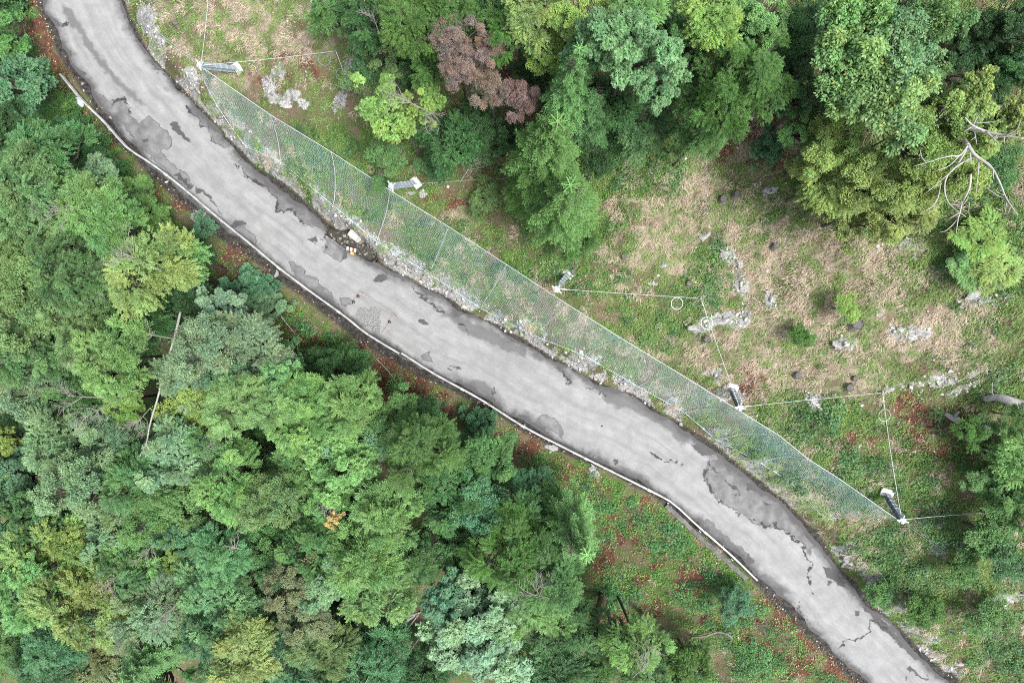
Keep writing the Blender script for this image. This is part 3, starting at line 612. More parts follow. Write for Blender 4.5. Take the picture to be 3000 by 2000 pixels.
# ------------------------------------------------------------------ rockfall barrier: posts, nets, cables
POSTS = [((690, 203), (588, 192), 3.0, "uppermost post at the top left, lying low over the bank"), ((1212, 538), (1148, 545), 2.6, "second post, half hidden by leaves of the yellow-green tree"),
         ((1660, 808), (1632, 846), 2.8, "middle post, on bare brown ground in the open slope"), ((2145, 1142), (2167, 1192), 2.8, "fourth post, beside a white rock patch"), ((2598, 1450), (2642, 1522), 3.0, "lowest post at the bottom right, on a square white footing")]
heads = []
for (bx, by), (hx, hy), up, desc in POSTS:
    base = g1(bx, by, .12); hd = at(hx, hy, base[2]+up)
    for _ in range(6):
        hz = max(height(hd[0], hd[1])[0]+2.0, base[2]+up*.6); hd = at(hx, hy, hz)
    heads.append(hd)
    root = empty("barrier_post", base, "blue-grey steel rockfall " + desc, "barrier post", "steel posts of the rockfall barrier")
    ax = Vector(hd-base); L = ax.length; ax.normalize(); sx = ax.cross(Vector((0, 0, 1))).normalized(); up_ = sx.cross(ax).normalized()
    b = MB()
    b.box(ax*L/2, ax, sx, up_, L, .012, .26)
    for sg in (-1, 1): b.box(ax*L/2+up_*.137*sg, ax, sx, up_, L, .27, .014)
    for k in range(5): b.box(ax*(L*(.12+.15*k)), ax, sx, up_, .014, .25, .255)
    b.box(ax*(L/2)+sx*0+up_*.15, ax, sx, up_, L, .02, .006)
    beam = b.build("beam", M_post, root)
    for k in range(4): MB().box(ax*(L*(.14+.16*k))+up_*.15, ax, sx, up_, .035, .30, .02).build("stiffener", M_cable, root)
    b = MB(); b.box(ax*(L+.06), ax, sx, up_, .08, .32, .30); b.box(ax*(L+.14)-up_*.05, ax, sx, up_, .10, .16, .16); b.tube([ax*(L+.1)-sx*.32, ax*(L+.1)+sx*.32], .055, 8); b.tube([ax*(L+.02)+up_*.17, ax*(L+.02)+up_*.32], .05, 8)
    b.build("head", M_cable, root, bevel=.012)
    gx_ = height(base[0]+.5, base[1])[0]-height(base[0]-.5, base[1])[0]; gy_ = height(base[0], base[1]+.5)[0]-height(base[0], base[1]-.5)[0]
    nn = Vector((-gx_, -gy_, 1)).normalized(); tx = nn.cross(sx).normalized(); ty = nn.cross(tx)
    b = MB(); b.box(-nn*.02-Vector((ax.x, ax.y, 0)).normalized()*.15, tx, ty, nn, .46, .66, .16); b.build("base_plate", simple("base_plate_steel", (.60, .60, .58), .55, var=.12), root, bevel=.02)
    for i in (-1, 1):
        for j in (-1, 1): MB().tube([nn*.07+tx*.22*i+ty*.32*j-Vector((ax.x, ax.y, 0)).normalized()*.15, nn*.20+tx*.22*i+ty*.32*j-Vector((ax.x, ax.y, 0)).normalized()*.15], .03, 6).build("anchor_bolt", M_galv, root)
    MB().box(nn*.12, tx, sx, nn, .22, .04, .24).build("hinge", M_galv, root)

SEAMS = [((589, 196), (625, 290), (722, 432)), ((791, 336), (812, 400), (822, 474)), ((970, 445), (982, 520), (977, 602)), ((1140, 556), (1132, 620), (1103, 708)), ((1314, 664), (1292, 722), (1258, 802)),
 ((1484, 775), (1450, 835), (1408, 903)), ((1658, 889), (1612, 938), (1561, 982)), ((1827, 995), (1770, 1010), (1712, 1041)), ((1996, 1097), (1930, 1108), (1868, 1131)), ((2160, 1199), (2080, 1196), (2005, 1207)),
 ((2284, 1276), (2190, 1270), (2093, 1284)), ((2366, 1343), (2300, 1338), (2226, 1353)), ((2462, 1404), (2390, 1396), (2315, 1412)), ((2634, 1525), (2530, 1514), (2417, 1519))]
post_at = [0, 3, 6, 9, 13]
bays = [(0, 3), (3, 6), (6, 9), (9, 13)]
def qbez(p0, p1, p2, t):
    t = np.asarray(t)[:, None]; c = 2*p1-.5*(p0+p2); return (1-t)**2*p0+2*t*(1-t)*c+t*t*p2
seam3 = []
for i, (a_, m_, c_) in enumerate(SEAMS):
    k = max(j for j in range(4) if post_at[j] <= i) if i < 13 else 3
    i0, i1 = post_at[k], post_at[k+1]
    A = np.array([SEAMS[i0][0], SEAMS[i1][0]], float); fr = np.linalg.norm(np.array(a_)-A[0])/np.linalg.norm(A[1]-A[0])
    zt = heads[k][2]*(1-fr)+heads[k+1][2]*fr-.25*math.sin(math.pi*fr)
    p0 = at(*a_, zt); p2 = g1(*c_, .07); zm = max(.42*p0[2]+.58*p2[2], g1(*m_)[2]+.35)
    seam3.append((p0, at(*m_, zm), p2))
def seam_curve(i, n=30):
    C = qbez(*seam3[i], np.linspace(0, 1, n)); C[:, 2] = np.maximum(C[:, 2], height(C[:, 0], C[:, 1])+.07); return C
bay_names = ["green-tinted wire net of the uppermost bay, hanging from the top left post", "green-tinted wire net hanging between the second and the middle post", "green-tinted wire net hanging between the middle and the fourth post", "green-tinted wire net of the lowest bay, ending at the bottom right post"]
for bi, (i0, i1) in enumerate(bays):
    root = empty("rockfall_net", seam3[i0][2], bay_names[bi], "rockfall net", "wire nets of the rockfall barrier"); r0 = np.array(root.location)
    V = []; F = []; nv = 0
    topl = []; botl = []
    for i in range(i0, i1):
        C0 = seam_curve(i, 33); C1 = seam_curve(i+1, 33); nb = 33
        Lw = max(np.linalg.norm(C0[0]-C1[0]), np.linalg.norm(C0[-1]-C1[-1])); na = 25
        ta = np.linspace(0, 1, na)
        Sf = C0[None]*(1-ta[:, None, None])+C1[None]*ta[:, None, None]           # na x nb x 3
        Sf[..., 2] -= (.12*np.sin(np.pi*ta))[:, None]*np.linspace(0, 1, nb)[None]*0.5
        edge_ = np.sin(np.pi*np.linspace(0, 1, nb))[None]; Sf[..., 2] += edge_*(fbm(Sf[..., 0]*.7+3, Sf[..., 1]*.7, 3)-.5)*1.1; Sf[..., 0] += edge_*(fbm(Sf[..., 0]*.9+30, Sf[..., 1]*.9, 3)-.5)*.4
        hh = height(Sf[..., 0].ravel(), Sf[..., 1].ravel()).reshape(na, nb)
        Sf[..., 2] = np.maximum(Sf[..., 2], hh+.06)
        topl += list(Sf[:-1, 0]); botl += list(Sf[:-1, -1])
        def samp(u, v):
            u = np.clip(u, 0, 1)*(na-1); v = np.clip(v, 0, 1)*(nb-1); iu = np.minimum(u.astype(int), na-2); iv = np.minimum(v.astype(int), nb-2); fu = (u-iu)[..., None]; fv = (v-iv)[..., None]
            return (Sf[iu, iv]*(1-fu)+Sf[iu+1, iv]*fu)*(1-fv)+(Sf[iu, iv+1]*(1-fu)+Sf[iu+1, iv+1]*fu)*fv
        Hl = .5*(np.linalg.norm(np.diff(C0, axis=0), axis=1).sum()+np.linalg.norm(np.diff(C1, axis=0), axis=1).sum())
        wires = []
        cell = .125
        for q in np.arange(0, Lw, cell): wires.append((np.full(26, q/Lw), np.linspace(0, 1, 26)))
        for q in np.arange(0, Hl, cell): wires.append((np.linspace(0, 1, 22), np.full(22, q/Hl)))
        R_ = .0040
        for (u, v) in wires:
            Pw = samp(np.asarray(u, float), np.asarray(v, float)); n_ = len(Pw)
            if n_ < 2: continue
            T = np.gradient(Pw, axis=0); T /= np.linalg.norm(T, axis=1)[:, None]+1e-9
            A_ = np.cross(T, [0.3, 0.2, 1.0]); A_ /= np.linalg.norm(A_, axis=1)[:, None]; B_ = np.cross(T, A_)
            ringv = np.stack([Pw+R_*(A_*math.cos(th)+B_*math.sin(th)) for th in (0, 2.094, 4.189)], 1).reshape(-1, 3)-r0
            f_ = np.arange(n_-1)[:, None, None]*3+np.array([[0, 1, 4, 3], [1, 2, 5, 4], [2, 0, 3, 5]])[None]
            V.append(ringv); F.append(f_.reshape(-1, 4)+nv); nv += len(ringv)
    o = link("wire_mesh", fast_mesh("wire_mesh", np.vstack(V), np.vstack(F)), root, M_net)
    last = seam_curve(i1, 33); topl.append(last[0]); botl.append(last[-1])
    MB().tube([p-r0+np.array([0, 0, .02]) for p in topl], .021, 6).build("top_cable", M_cable, root)
    MB().tube([p-r0+np.array([0, 0, .02]) for p in botl], .018, 6).build("bottom_cable", M_net, root)
    for i in range(i0, i1+(1 if bi == 3 else 0)):
        C = seam_curve(i, 60)-r0; C[:, 2] += .03
        rad = [.032 if k % 2 else .014 for k in range(60)]
        MB().tube(C, rad, 6).build("seam_cable", M_cable, root, smooth=True)

CABLES = [  # start (head index or pixel), end pixel, ring position along or None, label
 (0, (612, -40), None, "taut steel cable running up out of the photo from the uppermost post"), (0, (984, 150), .93, "steel cable with a brake ring from the uppermost post to the rocky ground right"),
 (0, (468, 103), None, "doubled steel cable running up left from the uppermost post to the rock bank"), ((984, 150), (1024, 262), .45, "short steel cable with a ring dropping toward the yellow-green tree"),
 ((1222, 538), (1482, 522), None, "steel cable from the second post to behind the twin conifer"), (2, (1624, 795), None, "short thin cable rising from the middle post into the conifer's edge"),
 (2, (2053, 874), .86, "long steel cable with a brake ring right of the middle post"), ((2053, 874), 3, .2, "long straight cable descending to the fourth post across the dry slope"),
 (3, (2586, 1150), None, "long steel cable from the fourth post right to the rocky ledge"), ((2586, 1150), 4, .13, "straight cable with a brake ring descending to the lowest post"),
 (4, (2885, 1502), None, "steel cable running right from the lowest post into the bushes"), (4, (2772, 1616), None, "thick grey anchor cable from the lowest post down to a pale rock spot")]
for k, (s, e, ring, label) in enumerate(CABLES):
    ps = heads[s] if isinstance(s, int) else g1(*s, .25); pe = heads[e] if isinstance(e, int) else g1(*e, .2)
    root = empty("anchor_cable", pe if not isinstance(e, int) else ps, label, "anchor cable", "steel anchor cables of the rockfall barrier"); r0 = np.array(root.location)
    n = 24; line = []
    for i in range(n+1):
        t = i/n; q = ps*(1-t)+pe*t; q[2] = max(q[2]-.10*math.sin(math.pi*t), height(q[0], q[1])[0]+.12); line.append(q-r0)
    b = MB()
    if k in (2, 11):
        dv = (pe-ps); sd_ = np.array([-dv[1], dv[0], 0]); sd_ = sd_/np.linalg.norm(sd_)*.055
        b.tube([p+sd_ for p in line], .013, 6); b.tube([p-sd_ for p in line], .013, 6)
    else: b.tube(line, .0135, 6)
    b.build("rope", M_cable if k != 11 else M_galv, root)
    d = (line[2]-line[0]); MB().tube([line[0]+d*.3, line[0]+d*.45, line[0]+d*.8, line[0]+d*.95], [.015, .03, .03, .015], 8).build("clamp", M_cable, root)
    a_ = line[-1]; hh = Vector((a_[0], a_[1], a_[2]))
    if not isinstance(e, int): MB().tube([hh+Vector((0, 0, -.5)), hh+Vector((0, 0, .06))], [.05, .05], 8).ring(hh+Vector((0, 0, .06)), (0.3, 1, .2), .07, .022, 14).build("anchor_eye", M_galv, root)
    if ring is not None:
        q = line[int(ring*n)]; MB().ring((q[0], q[1]-.36, q[2]-.02), (0.1, -.1, 1), .33, .014, 32, 6).build("brake_ring", M_galv, root)
# coil of leftover cable at the lower end of the net
q = g1(2372, 1508, .06); b = MB()
for k in range(4): b.ring((0, 0, .03*k), (.05*k-.1, .06, 1), .42+.02*(k % 2), .016, 32, 5)
o = b.build("cable_coil", M_galv); o.location = tuple(q); tag(o, "loose coil of steel cable at the bottom end of the net by the road", "cable coil")

# ------------------------------------------------------------------ rocks, stumps, logs, rubbish
def rock_mesh(seed, flat=.6):
    import bmesh
    rs = np.random.RandomState(seed); bm = bmesh.new(); bmesh.ops.create_icosphere(bm, subdivisions=3, radius=1)
    V = np.array([v.co[:] for v in bm.verts])
    for k in range(9):      # knock flat facets off
        n = rs.randn(3); n /= np.linalg.norm(n); d = rs.uniform(.45, .85); pr_ = V@n; V = V-np.maximum(pr_-d, 0)[:, None]*n*.92
    nz = fbm(V[:, 0]*2.1+seed, V[:, 1]*2.1+V[:, 2]*1.7, 4)-.5; V = V*(1+nz*.9)[:, None]+rs.randn(*V.shape)*.03
    for v, c in zip(bm.verts, V): v.co = Vector((c[0], c[1], c[2]*flat))
    me = bpy.data.meshes.new("limestone_rock"); bm.to_mesh(me); bm.free(); return me
ROCKS = [(2262, 553, 62, 34, -18, "largest white rock, beside the yellow-green tree's lower left edge"), (2215, 538, 18, 14, 0, "small white rock left of the largest white rock"), (2316, 626, 20, 13, 20, "white rock below the largest white rock"), (2065, 690, 36, 22, -35, "white rock at the upper end of the pale outcrop chain"),
 (2090, 722, 30, 16, 0, "grey pitted rock in the outcrop chain, just below its upper end"), (2135, 740, 44, 14, 15, "long grey rock of the outcrop chain, at its bend"), (2172, 770, 26, 34, 10, "pale rock in the middle of the outcrop chain"), (2268, 876, 26, 34, 20, "tall white rock right of the straight cable's upper anchor"),
 (2118, 942, 64, 30, -8, "broad pale rock where the straight cable passes"), (2040, 958, 50, 18, -8, "flat white rock left of the broad pale rock"), (1940, 787-10, 26, 20, 10, "white rock scatter above the long cable"), (1912, 828, 30, 20, 0, "whitish rock between the middle post and the cable ring"), (1875, 872-18, 20, 12, 0, "small pale rock just above the long cable"),
 (2460, 1012, 42, 28, 10, "pale rock below the orange-tipped green bush"), (2650, 968, 40, 20, 12, "white rock on the right slope, upper of a pair"), (2672, 985, 36, 18, 0, "white rock on the right slope, lower of a pair"), (2850, 862, 60, 22, -30, "long white slab below the bright bush at the right edge"), (2885, 880, 40, 16, -25, "narrow pale slab right of the long white slab"),
 (2576, 916, 22, 20, 0, "grey-white rock right of the light green shrub"), (2790, 1085, 40, 14, -5, "white ledge rock on the right slope"), (2388, 1165, 30, 40, 0, "white rock mass under the long cable right of the fourth post"), (2108, 1143, 30, 18, -20, "white rock against the fourth post's foot"), (2080, 1165, 22, 14, -30, "small white rock left of the fourth post's foot"),
 (2680, 755, 18, 10, 0, "small white rock below the yellow-green tree's right side"), (2735, 690, 18, 12, 0, "small white stone below the dead white tree"), (2680, 743, 16, 10, 0, "small white stone in the brown patch below the yellow-green tree"), (2880, 1212, 38, 15, -25, "angular white slab below the grey log at the right edge"), (2862, 1218, 20, 14, 0, "white stone touching the angular slab"),
 (802, 210, 26, 22, 40, "white rock in dry grass right of the uppermost post"), (795, 250, 20, 40, 25, "tall pale rock below the white rock near the uppermost post"), (838, 302, 44, 22, 20, "jagged pale rock in the rocky patch above the net"), (896, 305, 22, 28, 0, "pointed grey rock right of the jagged pale rock"), (945, 315, 22, 8, 40, "thin sliver of pale rock above the net"),
 (582, 625, 48, 24, 15, "grey boulder just behind the upper guardrail"), (305, 318, 12, 10, 0, "white stone below the upper guardrail, by the white bag"), (322, 345, 10, 8, 0, "white stone under the upper guardrail, next one down"), (240, 330-85, 8, 7, 0, "white stone beside the guardrail's upper end"), (810, 803, 12, 18, 20, "white stone on the verge below the upper guardrail"),
 (1618, 1313, 40, 18, 5, "pale boulder in the brush below the lower guardrail"), (1738, 1372, 24, 18, 0, "flat grey rock below the lower guardrail"), (1960, 1855, 26, 18, 0, "grey rock by the fallen logs at the bottom"), (2316, 1850, 12, 12, 0, "white rock on the brown earth beside the lower road"), (2045, 1962, 14, 20, 10, "white rock among the bushes at the bottom edge"),
 (1205, 565, 18, 12, 0, "white rock by the second post's footing"), (1480, 690-2, 14, 12, 0, "white rock below the twin conifer's right side"), (2765, 1620, 22, 14, 0, "white rock at the foot of the thick anchor cable"), (2490, 1645, 34, 16, 20, "pale rock at the uphill road edge below the lowest post"), (2640, 1390, 14, 18, 0, "white stone between the descending cable and the net"), (2552, 1432, 14, 12, 0, "white stone left of the lowest post's footing")]
M_rk = M_rock; rs_ = random.Random(8)
for i, (px, py, rx, ry, rot, lab) in enumerate(ROCKS):
    q = g1(px, py); s = K*(H-q[2]); me = rock_mesh(100+i, .9)
    o = link("limestone_rock", me, None, M_rk); o.location = (q[0], q[1], q[2]-.12*min(rx, ry)*s); o.rotation_euler = (rs_.uniform(-.3, .3), rs_.uniform(-.3, .3), math.radians(-rot)); o.scale = (rx*s*.62, ry*s*.62, min(rx, ry)*s*.5)
    tag(o, lab if 'rock' in lab or 'stone' in lab or 'slab' in lab or 'boulder' in lab else lab+" rock", "rock", "limestone rocks on the slope")

STUMPS = [(518, 73, 8, .35, "small grey cut stump in weeds above the uppermost post"), (2117, 588, 12, .5, "black-topped stump, left one of the cluster above the dry slope"), (2151, 577, 11, .6, "black-topped stump, right one of the cluster above the dry slope"), (2142, 605, 8, .3, "smallest stump at the front of the cluster above the dry slope"), (1680, 794, 8, .3, "round grey stump just above the middle post"),
 (2016, 832, 9, .35, "dark round stump above the long cable's anchor"), (2268, 722, 11, .4, "brown weathered stump right of the pale outcrop chain"), (2070, 992, 11, .45, "dark stump left of the straight descending cable"), (2505, 952, 17, .5, "widest stump, just below the light green shrub"), (2334, 1098, 11, .4, "brown tilted stump in dry grass above the long cable"),
 (2484, 1134, 12, .4, "dark leaning stump above the right end of the long cable"), (2502, 1108, 8, .3, "pale small stump above the dark leaning stump"), (2338, 1193, 6, .3, "tiny stump under the long cable in green weeds"), (2746, 1538, 10, .35, "black stump right of the lowest post"), (1828, 752, 8, .3, "faint grey stump upslope of the middle post, among weeds")]
M_stump = simple('stump_bark', (.17, .15, .125), .95, var=.5, scale=7, bump=.7, bscale=18)
for i, (px, py, r, h, lab) in enumerate(STUMPS):
    h *= .75
    q = g1(px, py, 0); s = K*(H-q[2]); R = r*s; rs = random.Random(i); lean = Vector((rs.uniform(-.15, .15), rs.uniform(-.15, .15), 1))
    root = empty("tree_stump", q, lab, "tree stump", "cut stumps on the cleared slope")
    MB().tube([Vector((0, 0, -.3)), lean*.05, lean*h*.5, lean*h], [R*1.3, R*1.1, R*.95, R*.9], 14, cap=False).build("bark", M_stump, root, smooth=True)
    MB().tube([lean*(h-.04), lean*(h-.015)], [R*.89, R*.84], 14).build("cut_face", M_cut, root)

def branchy(name, label, cat, limbs, m, group=None, sides=6):
    """limbs: lists of (point, radius); first is the trunk"""
    o0 = np.array(limbs[0][0][0]); root = empty(name, o0, label, cat, group)
    for i, l in enumerate(limbs):
        pts = np.array([p for p, r in l])-o0; rad = [r for p, r in l]
        if len(pts) > 2:
            n = 6; R = np.interp(np.linspace(0, len(rad)-1, (len(rad)-1)*n+1), np.arange(len(rad)), rad); pts = crom(pts, n); rad = list(R)
        MB().tube(pts, rad, sides).build("trunk" if i == 0 else "branch", m, root, smooth=True)
    return root
PLK = 1.0
def pl(px, z0, z1_, r0, r1, zmode='ground'):
    n = len(px); out = []
    for i, (x, y) in enumerate(px):
        t = i/(n-1); up = z0+(z1_-z0)*t
        p = g1(x, y, up); out.append((p, (r0+(r1-r0)*t)*PLK))
    return out
# dead bleached tree at the right edge (pixels from the enlarged crop, 4 m to 9 m over the slope)
UPD = 3.6
k7 = 400/1100
def c7(*p): return [(2600+x*k7, 150+y*k7) for x, y in p]
PLK = .6
limbs = [pl(c7((560, 640), (590, 690), (650, 760)), 1.5+UPD, 5.2+UPD, .20, .13), pl(c7((650, 760), (710, 840), (830, 930), (900, 1050), (960, 1190), (1050, 1320)), 5.2+UPD, 6.5+UPD, .11, .02), pl(c7((650, 760), (580, 840), (480, 850), (205, 930)), 5.2+UPD, 6.2+UPD, .07, .02), pl(c7((580, 840), (500, 920), (405, 960)), 5.3+UPD, 6+UPD, .05, .015),
 pl(c7((650, 770), (560, 920), (490, 990), (310, 1145)), 5.2+UPD, 6+UPD, .07, .018), pl(c7((700, 850), (600, 900), (490, 990), (460, 1110), (500, 1230), (630, 1335)), 5.3+UPD, 6.2+UPD, .075, .02), pl(c7((660, 780), (672, 910)), 5.2+UPD, 5.8+UPD, .06, .03), pl(c7((670, 990), (660, 1100), (600, 1230), (570, 1340), (480, 1440), (420, 1460)), 5.8+UPD, 6.4+UPD, .075, .015),
 pl(c7((570, 1340), (550, 1480)), 6.2+UPD, 6.4+UPD, .045, .012), pl(c7((735, 880), (730, 980), (715, 1140)), 5.4+UPD, 6+UPD, .05, .015), pl(c7((500, 1230), (600, 1240), (650, 1180), (690, 1190)), 6+UPD, 6.2+UPD, .04, .012), pl(c7((410, 1170), (360, 1250), (260, 1305)), 5.9+UPD, 6.2+UPD, .045, .012), pl(c7((430, 1060), (410, 1170), (360, 1300)), 5.9+UPD, 6+UPD, .03, .01),
 pl(c7((960, 1190), (890, 1165), (785, 1090)), 6.2+UPD, 5.9+UPD, .045, .015), pl(c7((940, 1160), (880, 1130), (905, 1080)), 6.1+UPD, 6+UPD, .03, .01), pl(c7((960, 1200), (945, 1320)), 6.2+UPD, 6.3+UPD, .035, .01), pl(c7((990, 1260), (970, 1310)), 6.3+UPD, 6.4+UPD, .03, .01), pl(c7((850, 950), (855, 1030)), 5.9+UPD, 6+UPD, .045, .015), pl(c7((580, 1300), (465, 1370)), 6.2+UPD, 6.3+UPD, .035, .01), pl(c7((305, 890), (275, 850), (260, 785)), 6.1+UPD, 6.2+UPD, .03, .01),
 pl(c7((660, 1220), (655, 1280), (660, 1345)), 6+UPD, 6.1+UPD, .025, .01)]
branchy("dead_tree", "bleached white leafless dead tree spreading over the yellow-green tree at right", "dead tree", limbs, M_dead)
limbs = [pl(c7((600, 600), (690, 630), (800, 650), (950, 680), (1100, 705)), 4.0+UPD, 5.5+UPD, .14, .05), pl(c7((800, 650), (690, 600), (625, 535)), 4.6+UPD, 5.6+UPD, .08, .025), pl(c7((690, 600), (620, 650)), 5+UPD, 5.2+UPD, .05, .02), pl(c7((690, 600), (730, 520), (790, 485)), 5+UPD, 5.8+UPD, .045, .012), pl(c7((800, 650), (850, 700), (895, 750)), 4.8+UPD, 5.4+UPD, .06, .03), pl(c7((950, 680), (1040, 630), (1075, 555)), 5.2+UPD, 5.8+UPD, .05, .014),
 pl(c7((940, 680), (940, 740)), 5.2+UPD, 5.4+UPD, .04, .015), pl(c7((700, 580), (850, 570), (940, 540)), 4.6+UPD, 5.2+UPD, .04, .012), pl(c7((850, 690), (950, 690), (1100, 650)), 5.2+UPD, 5.6+UPD, .035, .012), pl(c7((710, 690), (670, 720)), 4.7+UPD, 4.9+UPD, .035, .012), pl(c7((700, 650), (720, 750)), 4.7+UPD, 5+UPD, .035, .012)]
branchy("dead_tree", "bleached dead limb reaching to the right photo edge above the larger dead tree", "dead tree", limbs, M_dead)
# bare leaning pole in the lower-left forest
PLK = .58
limbs = [pl([(528, 915), (512, 985), (488, 1065), (462, 1165), (440, 1240), (428, 1300), (410, 1335)], 6.5, 13.0, .13, .045), pl([(495, 1045), (520, 1020), (548, 1000)], 8.5, 8.2, .035, .01), pl([(485, 1070), (440, 1085)], 9, 9.2, .03, .01), pl([(425, 1300), (440, 1320)], 12.5, 12.6, .025, .01)]
o = branchy("dead_tree", "long bare pale pole-like trunk leaning out of the lower left forest", "dead trunk", limbs, M_dead)
foot = g1(540, 880, 0)
MB().tube([np.array(limbs[0][0][0])-np.array(o.location)*1, np.array(foot)-np.array(o.location)], [.07, .11], 8).build("lower_trunk", M_deadgrey, o)
PLK = 1.0
# broken trunk stub with moss, grey trunks and branches at the bottom
limbs = [pl([(1768, 1738), (1755, 1790), (1738, 1838)], .1, 5.0, .34, .24), pl([(1738, 1838), (1734, 1846)], 5.0, 5.3, .12, .04)]
branchy("tree_snag", "thick brown snapped tree trunk with a mossy side, at the bottom", "broken trunk", limbs, simple("mossy_bark", (.115, .10, .06), .95, var=.5, scale=2.5, bump=.7, bscale=8))
branchy("tree_snag", "slim grey trunk rising right of the snapped brown trunk", "trunk", [pl([(1785, 1790), (1790, 1840), (1800, 1895)], 0, 5.0, .17, .14)], M_greybark)
branchy("tree_snag", "short grey forked trunk below the brown litter near the bottom", "trunk", [pl([(1880, 1795), (1890, 1830)], .3, 2.6, .17, .14), pl([(1885, 1810), (1898, 1800)], 1, 1.8, .08, .05)], M_greybark)
branchy("fallen_log", "thick grey fallen log at the right photo edge", "log", [pl([(2882, 1168), (2920, 1163), (2960, 1175), (3010, 1195)], .2, .5, .16, .30), pl([(2912, 1166), (2906, 1140), (2908, 1120)], .3, .5, .03, .02)], M_greybark, sides=12)
branchy("fallen_log", "short grey log wedged above the dark green juniper", "log", [pl([(2768, 1210), (2785, 1220), (2815, 1236)], .1, .4, .10, .20), pl([(2795, 1222), (2808, 1206)], .3, .5, .10, .06)], M_greybark, sides=10)
branchy("fallen_log", "short pale log half covered by bushes below the white slab", "log", [pl([(2878, 1250), (2905, 1260), (2945, 1270)], .3, .5, .20, .12)], M_greybark, sides=10)
branchy("fallen_branch", "twisted grey branch lying near the lower road", "branch", [pl([(2022, 1866), (2065, 1862), (2100, 1851), (2130, 1856), (2147, 1870)], .25, .35, .05, .06), pl([(2120, 1853), (2145, 1852)], .3, .4, .04, .02)], M_deadgrey)
branchy("fallen_branch", "pale straight stick lying in red-brown litter below the guardrail", "branch", [pl([(823, 925), (850, 960), (885, 998)], .3, .4, .05, .02)], M_dead)
branchy("fallen_branch", "thin pale stick on the rust-coloured litter patch", "branch", [pl([(1102, 1050), (1140, 1090), (1165, 1125)], .3, .4, .03, .012), pl([(1140, 1090), (1150, 1120)], .3, .4, .02, .01)], M_dead)
branchy("fallen_branch", "bent pale branch below the yellow-green tree", "branch", [pl([(1228, 428), (1250, 430), (1256, 440), (1300, 436)], 1.0, 1.4, .04, .02)], M_dead)
branchy("fallen_branch", "dark brown dead branch left of the guardrail among tree crowns", "branch", [pl([(425, 700), (460, 692), (495, 685)], 5.5, 5.5, .12, .05)], M_bark)
branchy("fallen_branch", "grey leaning dead limbs by the large blue-green tree", "branch", [pl([(1232, 1790), (1180, 1825), (1120, 1860), (1075, 1900)], 3.0, 6.5, .11, .02), pl([(1180, 1825), (1150, 1850), (1135, 1868)], 4, 5, .04, .012), pl([(1225, 1800), (1190, 1845), (1178, 1852)], 3.5, 4.5, .05, .015), pl([(1150, 1842), (1120, 1825), (1110, 1805)], 5, 5.6, .03, .01), pl([(1232, 1792), (1170, 1815), (1110, 1845)], 3.2, 5.6, .07, .02)], M_deadgrey)
branchy("fallen_branch", "pale curved dead limb below the leaning grey limbs", "branch", [pl([(1228, 1868), (1205, 1900), (1190, 1925), (1165, 1947)], 4.0, 6.0, .06, .02), pl([(1200, 1908), (1178, 1918), (1170, 1925)], 5, 5.6, .04, .012)], M_dead)
# rubbish bag
import bmesh
bm = bmesh.new(); bmesh.ops.create_icosphere(bm, subdivisions=3, radius=1); rs = np.random.RandomState(5)
for v in bm.verts:
    n_ = fbm(np.array([v.co.x*1.7+v.co.z*1.3+4]), np.array([v.co.y*1.7-v.co.z+4]), 4)[0]; v.co *= .55+.8*n_
me = bpy.data.meshes.new("plastic_bag"); bm.to_mesh(me); bm.free()
q = g1(231, 303, .18); o = link("plastic_bag", me, None, simple("white_plastic", (.55, .62, .66), .35)); o.location = tuple(q); o.scale = (.26, .36, .22)
tag(o, "crumpled whitish plastic bag in the weeds behind the upper guardrail", "plastic bag")

# ------------------------------------------------------------------ foliage
def nrm(v): return v/(np.linalg.norm(v, axis=-1, keepdims=True)+1e-9)
def leaves(P, D, Nn, L, Wd, tint, lobes=1, spread=.95, rs=np.random):
    """flat rhombic leaves (or hands of several lobes) as quads; P base, D along, Nn normal"""
    Vs = []; Ts = []
    n = len(P)
    for k in range(lobes):
        if lobes > 1:
            a = (k-(lobes-1)/2)*spread; S = nrm(np.cross(Nn, D)); d = nrm(D*math.cos(a)+S*math.sin(a)+Nn*rs.uniform(-.22, .12, (n, 1))); l = L*(1-.22*abs(k-(lobes-1)/2))
        else: d = D; l = L
        S = nrm(np.cross(Nn, d)); l_ = np.broadcast_to(np.reshape(l, (-1, 1)), (n, 1)); w_ = np.broadcast_to(np.reshape(Wd, (-1, 1)), (n, 1))
        cup = Nn*l_*.07
        q = np.stack([P, P+d*l_*.48-S*w_*.5+cup, P+d*l_-Nn*l_*.10, P+d*l_*.48+S*w_*.5+cup], 1)
        Vs.append(q.reshape(-1, 3)); Ts.append(np.repeat(tint, 4, 0))
    V = np.vstack(Vs); return V, np.arange(len(V)).reshape(-1, 4), np.vstack(Ts)
def rnd_dirs(rs, n, zbias=0.0):
    v = rs.randn(n, 3); v[:, 2] += zbias; return nrm(v)

